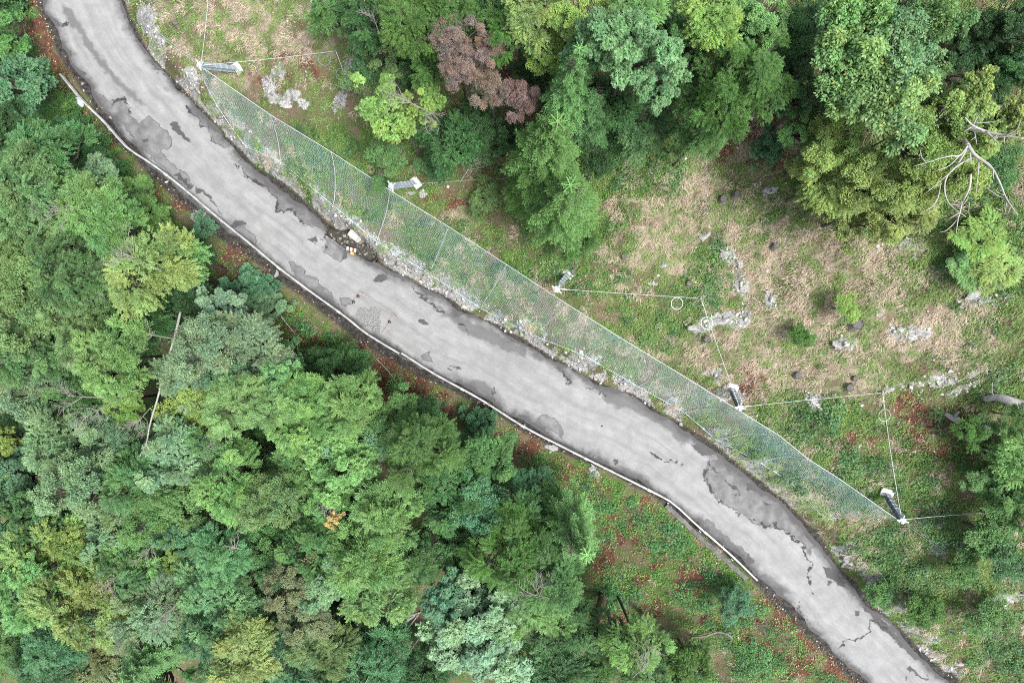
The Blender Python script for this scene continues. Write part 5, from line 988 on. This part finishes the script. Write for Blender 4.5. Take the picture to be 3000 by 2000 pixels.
for a in [
 (1080, 60, 90, 5, 'fine', 'deep', "dark green tree at the top edge left of the bright one"), (990, 40, 80, 4, 'fine', 'mid', "mid green tree at the top edge by the dry grass"), (1210, 70, 110, 7, 'juniper', 'vivid', "vivid green conifer at the top edge"), (1330, 40, 90, 7, 'juniper', 'vivid', "vivid green conifer above the purple-brown tree"), (1260, 180, 75, 5, 'juniper', 'vivid', "vivid green conifer left of the purple-brown tree"),
 (1330, 110, 80, 8, 'hand', 'brown', "purple-brown withered tree, upper left lobe"), (1360, 200, 80, 8, 'hand', 'brown', "purple-brown withered tree, middle lobe"), (1430, 140, 60, 7.5, 'hand', 'brown', "purple-brown withered tree, small upper right lobe"), (1440, 270, 70, 7, 'hand', 'brown', "brownish withered tree, lower left lobe"), (1530, 300, 75, 7, 'hand', 'brown', "brownish withered tree, lower right lobe"),
 (1150, 160, 80, 4, 'fine', 'olive', "olive-green tree above the yellow-green one"), (1080, 170, 70, 3.5, 'fine', 'deep', "deep green tree at the dry grass edge"), (1060, 240, 60, 3, 'shrub', 'olive', "olive shrub left above the yellow-green tree"), (1120, 300, 110, 6, 'loose', 'lime', "yellow-green sparse tree above the net, main crown"), (1190, 380, 80, 5.5, 'loose', 'lime', "yellow-green sparse tree above the net, lower crown"), (1250, 290, 65, 5.5, 'loose', 'lime', "yellow-green sparse tree above the net, right crown"),
 (1135, 462, 62, 2.0, 'shrub', 'mid', "green leafy shrub hanging over the net by the second post"), (1108, 545, 30, 2.2, 'shrub', 'mid', "green leafy shrub covering part of the second post"),
 (1490, 100, 80, 7, 'juniper', 'vivid', "dark vivid conifer right of the purple-brown tree"), (1560, 60, 100, 7.5, 'fine', 'yellow', "yellow-green fine-leaved tree at the top edge"), (1600, 160, 75, 7, 'fine', 'lime', "yellow-green fine-leaved tree below the one at the top edge"), (1700, 60, 100, 8, 'fine', 'lime', "yellowish tree at the top edge left of the pale maple-like tree"), (1720, 140, 95, 8, 'maple', 'mint', "light green star-leaved tree, left crown"), (1850, 150, 140, 9, 'maple', 'mint', "large light green star-leaved tree at the top, main crown"), (1930, 250, 85, 8, 'maple', 'mint', "light green star-leaved tree, lower right lobe"), (1860, 30, 90, 8, 'fine', 'light', "light tree on the top edge above the star-leaved tree"),
 (1680, 230, 90, 9, 'spruce', 'mid', "soft green spruce right of the withered tree"), (1730, 320, 80, 6, 'spruce', 'deep', "deep green spruce below the soft one"), (1650, 320, 60, 5, 'spruce', 'deep', "darker spruce right of the withered lower lobes"), (1610, 430, 130, 8, 'spruce', 'vivid', "upper of the two big vivid conifers in the middle of the slope"), (1660, 590, 120, 7.5, 'spruce', 'vivid', "lower of the two big vivid conifers in the middle of the slope"), (1560, 540, 90, 4.5, 'spruce', 'vivid', "left skirt conifer beside the two big vivid conifers"), (1740, 480, 60, 3, 'fine', 'dark', "dark tree in the shade right of the big conifers"), (1690, 700, 70, 2, 'juniper', 'vivid', "low green conifer below the two big vivid conifers"),
 (1340, 420, 110, 3, 'fine', 'deep', "dark undergrowth tree right of the yellow-green sparse tree"), (1450, 420, 90, 3, 'fine', 'deep', "dark undergrowth tree left of the upper vivid conifer"), (1400, 340, 70, 3, 'fine', 'dark', "dark tree in the hollow below the withered tree"), (1280, 470, 70, 1.6, 'shrub', 'deep', "deep green scrub above the second post's cable"), (1430, 570, 48, 1.2, 'juniper', 'olive', "olive juniper bush below the second post's cable"), (1400, 620, 30, .8, 'juniper', 'olive', "small olive juniper just below the larger olive one"), (1800, 400, 60, 2, 'shrub', 'mid', "mid green scrub left of the round conifer mass"), (1880, 380, 90, 3, 'fine', 'mid', "mid green tree below the star-leaved tree's lobe"), (1800, 330, 70, 4, 'fine', 'deep', "deep green tree in the gap below the star-leaved tree"), (1820, 340-15, 20, 4, 'fine', 'ochre', "small golden-brown withering sapling in the gap below the star-leaved tree"),
 (2080, 60, 110, 8, 'fine', 'lime', "yellow-green tree on the top edge right of the star-leaved tree"), (2000, 120, 80, 7, 'fine', 'mid', "mid green tree right of the star-leaved tree"), (2230, 60, 100, 7, 'fine', 'light', "light tree on the top edge left of the large-leaved tree"), (2170, 130, 80, 6, 'fine', 'deep', "deep green tree below the light one on the top edge"), (2330, 90, 80, 6, 'big', 'deep', "deep green tree left of the large-leaved tree"),
 (2210, 200, 95, 8, 'juniper', 'vivid', "vivid conifer, top of the round conifer mass"), (2120, 300, 125, 7.5, 'juniper', 'vivid', "large vivid conifer, middle of the round conifer mass"), (2230, 270, 85, 7, 'juniper', 'vivid', "vivid conifer, right of the round conifer mass"), (2060, 390, 90, 5.5, 'juniper', 'mid', "mid green conifer, lower end of the round conifer mass"), (2030, 290, 80, 6, 'juniper', 'mid', "mid green conifer, left flank of the round conifer mass"), (2000, 400, 60, 3, 'shrub', 'mid', "green shrub below the round conifer mass"),
 (2500, 60, 130, 9, 'big', 'light', "large-leaved bright tree at the top edge, upper crown"), (2480, 200, 140, 9, 'big', 'light', "large-leaved tree with yellow flecks, left crown"), (2640, 160, 120, 8.5, 'big', 'mint', "large-leaved tree with yellow flecks, right crown"), (2590, 290, 130, 8.5, 'big', 'light', "large-leaved tree with yellow flecks, lower crown"), (2730, 60, 90, 7, 'big', 'mid', "large-leaved green tree at the top edge, far right lobe"), (2700, 250, 85, 6, 'big', 'mid', "large-leaved green lobe beside the black gap"),
 (2330, 270, 90, 5, 'fine', 'deep', "deep green tree between the conifer mass and the flecked tree"), (2350, 380, 75, 5, 'fine', 'mid', "mid green tree left of the yellow-green mass"), (2240, 440, 65, 2.5, 'fine', 'blue', "bluish dark shrub tree over brown litter"), (2440, 430, 110, 5.2, 'fine', 'yellow', "yellow-green tree mass, upper left crown"), (2420, 530, 110, 4.5, 'fine', 'yellow', "yellow-green tree mass, left crown"), (2560, 520, 125, 5.5, 'fine', 'yellow', "yellow-green tree mass, middle crown"), (2500, 630, 110, 3.2, 'fine', 'yellow', "yellow-green tree mass, lowest crown"), (2640, 610, 100, 3.6, 'fine', 'yellow', "yellow-green tree mass, lower right crown"), (2680, 400, 120, 7, 'fine', 'lime', "yellow-green tree mass, upper crown below the flecked tree"), (2750, 500, 110, 6, 'fine', 'yellow', "yellow-green crown right under the dead white tree"), (2840, 330, 105, 7, 'loose', 'yellow', "loose yellow-green tree with black gaps, left crown"), (2950, 350, 90, 7, 'loose', 'yellow', "loose yellow-green tree cut by the right edge"), (2870, 260, 60, 7.5, 'loose', 'yellow', "loose yellow-green spire rising into the black gap"), (2830, 420, 90, 6, 'fine', 'lime', "yellow-green crown behind the dead limbs"),
 (2950, 60, 90, 3, 'fine', 'dark', "dark tree in the top right photo corner"), (2850, 130, 80, 2, 'fine', 'dark', "dark tree in the black gap near the top right"), (2980, 200, 70, 3, 'fine', 'deep', "deep green tree at the right edge below the corner"), (2930, 480, 70, 2, 'shrub', 'deep', "deep green shrub at the right edge under the dead limb"),
 (2480, 900, 48, 1.4, 'shrub', 'lime', "light green shrub alone in the dry right slope"), (2345, 985, 45, 1.0, 'shrub', 'vivid', "round bright green bush with yellow tips on the dry slope"), (2880, 690, 80, .8, 'beech', 'lime', "low bright green spreading bush at the right edge, upper"), (2920, 790, 85, .8, 'beech', 'lime', "low bright green spreading bush at the right edge, lower"), (2840, 770, 65, .7, 'beech', 'light', "low bright green spreading bush left of the right-edge pair"),
 (2850, 1260, 50, 1.6, 'juniper', 'vivid', "dark green juniper above the brown burnt-looking soil patch"), (2960, 1330, 90, 2, 'fine', 'light', "green tree on the right edge below the fallen log"), (2890, 1410, 70, 1.5, 'fine', 'mid', "green bushy tree right of the straight cable"), (2970, 1470, 80, 2, 'fine', 'mid', "deep green tree at the right edge beside the lowest cable"), (2990, 1220, 50, 2, 'juniper', 'vivid', "vivid bush over the end of the fallen log"), (2900, 1560, 90, 2, 'shrub', 'mid', "green shrub mass right of the lowest post"), (2960, 1650, 80, 2, 'shrub', 'deep', "deep green shrub at the right edge below the lowest post"), (2820, 1570+100, 60, 1.3, 'shrub', 'mid', "green shrub below the anchor cable's end"),
 (2157, 1763, 62, 1.6, 'fine', 'blue', "round blue-green bush beside the lower road"), (2580, 1730, 55, 1.0, 'shrub', 'mid', "green bush above the lower road, nearest the pale rock"), (2700, 1790, 70, 1.2, 'shrub', 'vivid', "vivid bush in the lower right, nearer the road"), (2900, 1800, 70, 1.2, 'shrub', 'mid', "green bush at the lower right edge")]:
    lab = a[6]; shr = a[4] == 'shrub' or 'bush' in lab or 'scrub' in lab
    tree(*a, group=UPG if not shr else "bushes on the slopes", cat='bush' if shr else 'tree', name='shrub' if shr else None, flat=.35 if 'spreading' in lab else .8 if shr else 1.0)
# yellow leaf patch
tree(985, 1515, 34, 10.5, 'loose', 'gold', "small golden yellow leafy top among green crowns", cat='tree', group=LOW)

rsu = random.Random(31); k = 0  # understory added to darken the crown gaps, shade put into its leaf colour
for row in range(12):
    for colm in range(13):
        px = 40+colm*150+rsu.uniform(-50, 50); py = 420+row*140+rsu.uniform(-45, 45)
        if py > 2020 or rsu.random() < .5: continue
        dl = polydist(np.array([at(px, py)[:2]]), Ls)[0][0]
        if dl < -4.6 and not (px > 1580 and py > 1180) and not (px > 1250 and py < 1180):
            tree(px, py, rsu.uniform(80, 105), rsu.uniform(3.0, 5.5), rsu.choice(['fine', 'maple', 'ash', 'beech']), rsu.choice(['deep', 'dark', 'dark']), "understory tree between the taller forest crowns, gap shade put into its dark green", group="understory trees below the road")
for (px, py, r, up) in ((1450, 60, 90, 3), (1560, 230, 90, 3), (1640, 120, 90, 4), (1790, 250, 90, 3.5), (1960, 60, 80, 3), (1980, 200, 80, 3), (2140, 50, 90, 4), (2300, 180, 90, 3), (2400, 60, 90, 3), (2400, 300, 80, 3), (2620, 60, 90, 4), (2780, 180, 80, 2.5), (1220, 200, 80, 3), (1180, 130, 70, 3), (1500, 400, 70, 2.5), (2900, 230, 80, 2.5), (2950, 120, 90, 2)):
    tree(px, py, r, up, 'fine', 'dark', "undergrowth tree in the gaps of the upper wood, shade put into its dark green", group="undergrowth trees above the road")  # dark leaf colour stands in for the shade of these gaps
# dead twiggy tops poking out of the canopy
def twigs(px, py, size, up, az, label, n=8, seed=0):
    size *= 1.3; up += .1
    rs = np.random.RandomState(seed); q = g1(px, py, up); s = size*K*(H-q[2]); limbs = []
    base = q-np.array([math.cos(az), math.sin(az), .9])*s*.9
    limbs.append([(base, .035), (q*.6+base*.4, .026), (q, .015)])
    for i in range(n):
        a = az+rs.uniform(-.9, .9); L = s*rs.uniform(.6, 1.1); d = np.array([math.cos(a), math.sin(a), rs.uniform(-.05, .25)]); p0 = base+(q-base)*rs.uniform(.5, 1.0)
        bend = rs.randn(3)*L*.12; p = [p0, p0+d*L*.5+bend, p0+d*L+bend*.3]; limbs.append([(p[0], .017), (p[1], .011), (p[2], .005)])
        for j in range(6):
            t = rs.uniform(.2, .95); o = p[0]+(p[2]-p[0])*t+bend*.8*(1-abs(2*t-1)); a2 = a+rs.choice([-1, 1])*rs.uniform(.4, 1.0); l2 = L*rs.uniform(.18, .42)
            e = o+np.array([math.cos(a2), math.sin(a2), rs.uniform(-.1, .3)])*l2; limbs.append([(o, .011), ((o+e)/2+rs.randn(3)*l2*.06, .008), (e, .004)])
    branchy("dead_branch", label, "dead branch", limbs, M_deadgrey, "bare dead branches in the forest", 4)
for i, a in enumerate([(360, 740, 75, 9.8, 2.6, "spreading grey bare branches over the light crown at upper left"), (290, 820, 55, 9.8, 4.2, "bare hanging twigs left of the yellow-green crown"), (440, 980, 42, 9.5, 2.9, "forked bare branch crossing the pole's upper part"), (230, 1040, 42, 11.5, 3.5, "small bare twig fan left of the bright feathery crown"), (290, 1080, 55, 11.5, 2.8, "bare twig tangle left of the pole's middle"), (200, 1160, 60, 12, 3.0, "long pale bare branch left of the pole, upper"), (250, 1220, 65, 12, 3.8, "long pale bare branch left of the pole, lower"), (400, 1240, 40, 11, 4.3, "thin bare twigs touching the pole's lower half"),
 (620, 1290, 48, 10.2, 4.9, "dark bare twigs hanging below the pale yellow-green crown"), (160, 620, 70, 10, 3.6, "long bare pale twigs on the olive crown at upper left"), (250, 1380, 45, 13, 3.3, "grey bare twig tangle in the lower left, upper"), (240, 1430, 55, 13, 3.9, "grey bare twig tangle in the lower left, lower"), (320, 1450, 45, 12.5, 4.6, "drooping bare twigs right of the grey twig tangle"), (390, 1555, 45, 12, 3.1, "bare twigs pointing left over the small dark gap"), (650, 1640, 60, 12.2, 4.0, "pale curled bare branches on the minty crown"), (680, 1600, 35, 12, 2.5, "pale curled twigs above the minty crown"),
 (430, 1620, 40, 12.3, 4.4, "fine bare twigs on the light feathery crown, lower left"), (310, 1720, 45, 13, 4.1, "bare branch on the yellowish layered crown"), (480, 1800, 60, 13, 3.8, "fanned bare twigs on the grey-olive layered crown"), (620, 1910, 50, 11, 4.2, "grey dead broom of twigs left of the yellow crown"), (340, 1880, 55, 13, 5.4, "bare twigs on the browned layered crown"), (925, 1755, 35, 11.5, 4.0, "small bare twig beside the rusty olive crown"), (975, 1480, 40, 10.2, 4.3, "bare twigs above the golden yellow leafy top"),
 (1150, 1690, 45, 11, 3.7, "bare branch on the light crown above the leaning limbs"), (1560, 1740, 60, 11.6, 2.6, "bare pale branch on the twiggy conifer"), (1590, 1710, 40, 11, 1.0, "second bare branch on the twiggy conifer"), (1890, 1950, 60, 10, 1.2, "pale bare twiggy top at the bottom edge"), (1180, 290, 55, 7.2, 2.9, "grey bare limb across the yellow-green sparse tree"), (1250, 340, 40, 6.5, 5.5, "grey bare limb at the right of the yellow-green sparse tree"), (1090, 40, 40, 6.5, 1.9, "curved bare twigs at the top edge"), (1390, 470, 60, 3.5, .8, "grey dead brush above the second post's cable"), (1700, 735, 40, 1.2, .3, "grey dead brush below the twin conifers"), (60, 1580, 60, 13, 3.7, "pale bare twigs at the left edge beside the yellow-tinged crown"), (30, 1760, 55, 13.2, 3.9, "bare twigs at the bottom left edge")]):
    twigs(*a, seed=i)

# ------------------------------------------------------------------ ground cover
RS = np.random.RandomState(99)
def scatter(n, dens):
    px = RS.uniform(-120, 3120, n); py = RS.uniform(-120, 2120, n); P = ground(px, py)
    dR, _ = polydist(P[:, :2], Rs); dL, _ = polydist(P[:, :2], Ls)
    d = np.maximum(dR, -dL); k = dens(px, py, P, d, dR > 0); ok = RS.rand(n) < k
    return P[ok], px[ok], py[ok]
def slope_dir(P):
    e = .6; g = np.stack([height(P[:, 0]+e, P[:, 1])-height(P[:, 0]-e, P[:, 1]), height(P[:, 0], P[:, 1]+e)-height(P[:, 0], P[:, 1]-e)], 1)/(2*e)
    return -g
def cl(n, a=.012, s=0): return fbm(n[0]*a+s, n[1]*a+s*1.7, 4)
def weed_d(px, py, P, d, upm):
    t, l, g, r = masks(px, py); n = cl((px, py), .02, 3); n2 = cl((px, py), .05, 9)
    base = np.where(upm, .46, .62)
    k = (base+.75*g-.20*t-.40*l)*sst(.44, .57, n*.5+n2*.5+.08*g)*1.3
    return np.clip(k, 0, 1)*(1-.9*r)*sst(.35, 1.0, d)
def weeds(name, n, dens, nl, rad, hgt, L, W, cols, label):
    P, px, py = scatter(n, dens); M = len(P); i = np.repeat(np.arange(M), nl); m = len(i)
    sz = RS.uniform(.5, 1.3, M)*np.where(RS.rand(M) < .12, 1.5, 1)
    a = RS.uniform(0, 6.28, m); rr = np.sqrt(RS.rand(m))*rad*sz[i]; q = P[i]+np.stack([np.cos(a)*rr, np.sin(a)*rr, RS.uniform(.02, 1, m)*hgt*sz[i]*(1-.6*(rr/(rad*sz[i]))**2)], 1)
    q[:, 2] += height(q[:, 0], q[:, 1])-P[i, 2]
    d = nrm(np.stack([np.cos(a+RS.randn(m)*.7), np.sin(a+RS.randn(m)*.7), RS.uniform(-.35, .25, m)], 1)); nn = nrm(np.array([0, 0, 1.])+RS.randn(m, 3)*.35); nn = nrm(nn-d*(nn*d).sum(1)[:, None])
    c = np.array(cols)[RS.randint(0, len(cols), M)]*RS.uniform(.75, 1.25, (M, 1)); downslope = (polydist(P[:, :2], Ls)[0] < 0)[:, None]; c = np.where(downslope, c*np.array([.88, 1.08, .95]), c); T = c[i]*RS.uniform(.75, 1.25, (m, 1))  # weeds below the road are tinted greener and less red
    V, F, T = leaves(q, d, nn, L*RS.uniform(.6, 1.3, m), W*RS.uniform(.7, 1.2, m), T, rs=RS)
    o = link(name, fast_mesh(name, V, F, T), None, M_leaf); tag(o, label, name.replace('_', ' '), kind='stuff'); return o
weeds("weeds", 85000, weed_d, 14, .19, .18, .085, .05, [(.095, .21, .04), (.12, .25, .05), (.15, .28, .058), (.075, .165, .036), (.20, .30, .07)], "low broad-leaved weeds growing over both slopes")
def fern_d(px, py, P, d, upm):
    t, l, g, r = masks(px, py); n = cl((px, py), .012, 71); n2 = cl((px, py), .04, 15)
    return np.clip(np.where(upm, .9*g-.1, .8-.45*l)*sst(.44, .60, n*.55+n2*.45+.06*g), 0, 1)*(1-r)*sst(.8, 1.8, d)*np.where(upm, np.where((px > 2200) & (py > 1150), .8, .35), 1)
weeds("undergrowth", 26000, fern_d, 36, .36, .55, .15, .058, [(.05, .135, .045), (.075, .18, .055), (.11, .23, .07), (.04, .105, .05)], "taller ferny undergrowth and seedlings on the green parts of both slopes")
weeds("seedlings", 7000, fern_d, 80, .5, .95, .13, .065, [(.06, .16, .06), (.09, .21, .085), (.14, .26, .085)], "leafy seedling clumps standing above the weeds")
def grass_d(px, py, P, d, upm):
    t, l, g, r = masks(px, py); n = cl((px, py), .018, 21)
    k = np.where(upm, .42, .08)+.7*t+.3*(px > 1900)*upm-.5*l
    return np.clip(k*sst(.32, .56, n), 0, 1)*(1-.85*r)*sst(.25, .8, d)
P, px, py = scatter(36000, grass_d); M = len(P); nb = 24; i = np.repeat(np.arange(M), nb); m = len(i)
sd_ = slope_dir(P); sdn = sd_/(np.linalg.norm(sd_, axis=1)[:, None]+1e-6)
gn = cl((px, py), .02, 60); dry = np.clip(.15+.55*masks(px, py)[0]+(gn-.5)*3.2, 0, 1)
a = RS.randn(m)*.85; dx = sdn[i, 0]*np.cos(a)-sdn[i, 1]*np.sin(a); dy = sdn[i, 0]*np.sin(a)+sdn[i, 1]*np.cos(a)
q = P[i]+np.stack([RS.randn(m)*.10, RS.randn(m)*.10, np.zeros(m)], 1); q[:, 2] = height(q[:, 0], q[:, 1])+.01
d = nrm(np.stack([dx, dy, RS.uniform(-.25, .55, m)], 1)); nn = nrm(np.array([0, 0, 1.])+RS.randn(m, 3)*.3); nn = nrm(nn-d*(nn*d).sum(1)[:, None])
drc = np.where(RS.rand(M) < dry, 1, 0)[:, None]; c = drc*np.array([.47, .395, .31])+(1-drc)*np.array([.20, .285, .095]); c = c*RS.uniform(.75, 1.25, (M, 1))
V, F, T = leaves(q, d, nn, RS.uniform(.14, .42, m), RS.uniform(.012, .024, m), c[i]*RS.uniform(.7, 1.3, (m, 1)), rs=RS)
tag(link("grass", fast_mesh("grass", V, F, T), None, M_grass), "long dry and green grass lying down the cleared slope", "grass", kind='stuff')
def lit_d(px, py, P, d, upm):
    t, l, g, r = masks(px, py); return np.clip((.22+.9*l+.15*t)*sst(.3, .6, cl((px, py), .03, 44)+.25*l), 0, 1)*sst(.0, .5, d)*(1-.7*r)
P, px, py = scatter(120000, lit_d); m = len(P); a = RS.uniform(0, 6.28, m); P[:, 2] += RS.uniform(.01, .06, m)
d = nrm(np.stack([np.cos(a), np.sin(a), RS.uniform(-.3, .3, m)], 1)); nn = nrm(np.array([0, 0, 1.])+RS.randn(m, 3)*.4); nn = nrm(nn-d*(nn*d).sum(1)[:, None])
c = np.array([(.22, .105, .065), (.28, .17, .11), (.16, .075, .05), (.36, .25, .17)])[RS.randint(0, 4, m)]*RS.uniform(.6, 1.3, (m, 1))
V, F, T = leaves(P, d, nn, RS.uniform(.08, .17, m), RS.uniform(.05, .09, m), c, rs=RS)
tag(link("leaf_litter", fast_mesh("leaf_litter", V, F, T), None, M_litter), "brown fallen leaves covering the bare patches", "leaf litter", kind='stuff')
# loose stones: road margins, scree and the rocky bank
def stone_d(px, py, P, d, upm):
    t, l, g, r = masks(px, py); e = np.exp(-((d-.35)/.45)**2)+upm*1.3*np.exp(-((d-1.0)/.6)**2)*(px > 450)*(px < 2350)
    return np.clip(.05+.09*upm*(px > 1500)+.30*e+.75*r+.10*l*(px > 1000)+.05*t, 0, 1)*(d > .06)*(polysdf(P[:, :2], TRw) > .05)
P, px, py = scatter(60000, stone_d); m = len(P)
O = np.array([(1, 0, 0), (0, 1, 0), (-1, 0, 0), (0, -1, 0), (0, 0, 1), (0, 0, -1)], float); OF = np.array([(0, 1, 4), (1, 2, 4), (2, 3, 4), (3, 0, 4), (1, 0, 5), (2, 1, 5), (3, 2, 5), (0, 3, 5)])
sz = .018+.05*RS.rand(m)**3+.05*(RS.rand(m) < .06)+.09*(RS.rand(m) < .02)+.13*(masks(px, py)[3] > .35)*RS.rand(m)**2; a = RS.uniform(0, 6.28, m)
V = O[None]*RS.uniform(.6, 1.2, (m, 6, 1))*np.stack([sz*RS.uniform(.8, 1.5, m), sz*RS.uniform(.7, 1.1, m), sz*.7], 1)[:, None]
x = V[..., 0]*np.cos(a)[:, None]-V[..., 1]*np.sin(a)[:, None]; y = V[..., 0]*np.sin(a)[:, None]+V[..., 1]*np.cos(a)[:, None]
V = np.stack([x, y, V[..., 2]], 2)+P[:, None]+np.array([0, 0, .01]); F = OF[None]+6*np.arange(m)[:, None, None]
c = np.array([(.46, .46, .45), (.58, .57, .55), (.28, .27, .245), (.50, .47, .40)])[RS.randint(0, 4, m)]*RS.uniform(.7, 1.15, (m, 1))
tag(link("gravel", fast_mesh("gravel", V.reshape(-1, 3), F.reshape(-1, 3), np.repeat(c, 6, 0)), None, M_stone), "pale loose stones along the road margins and rocky bank", "gravel", kind='stuff')
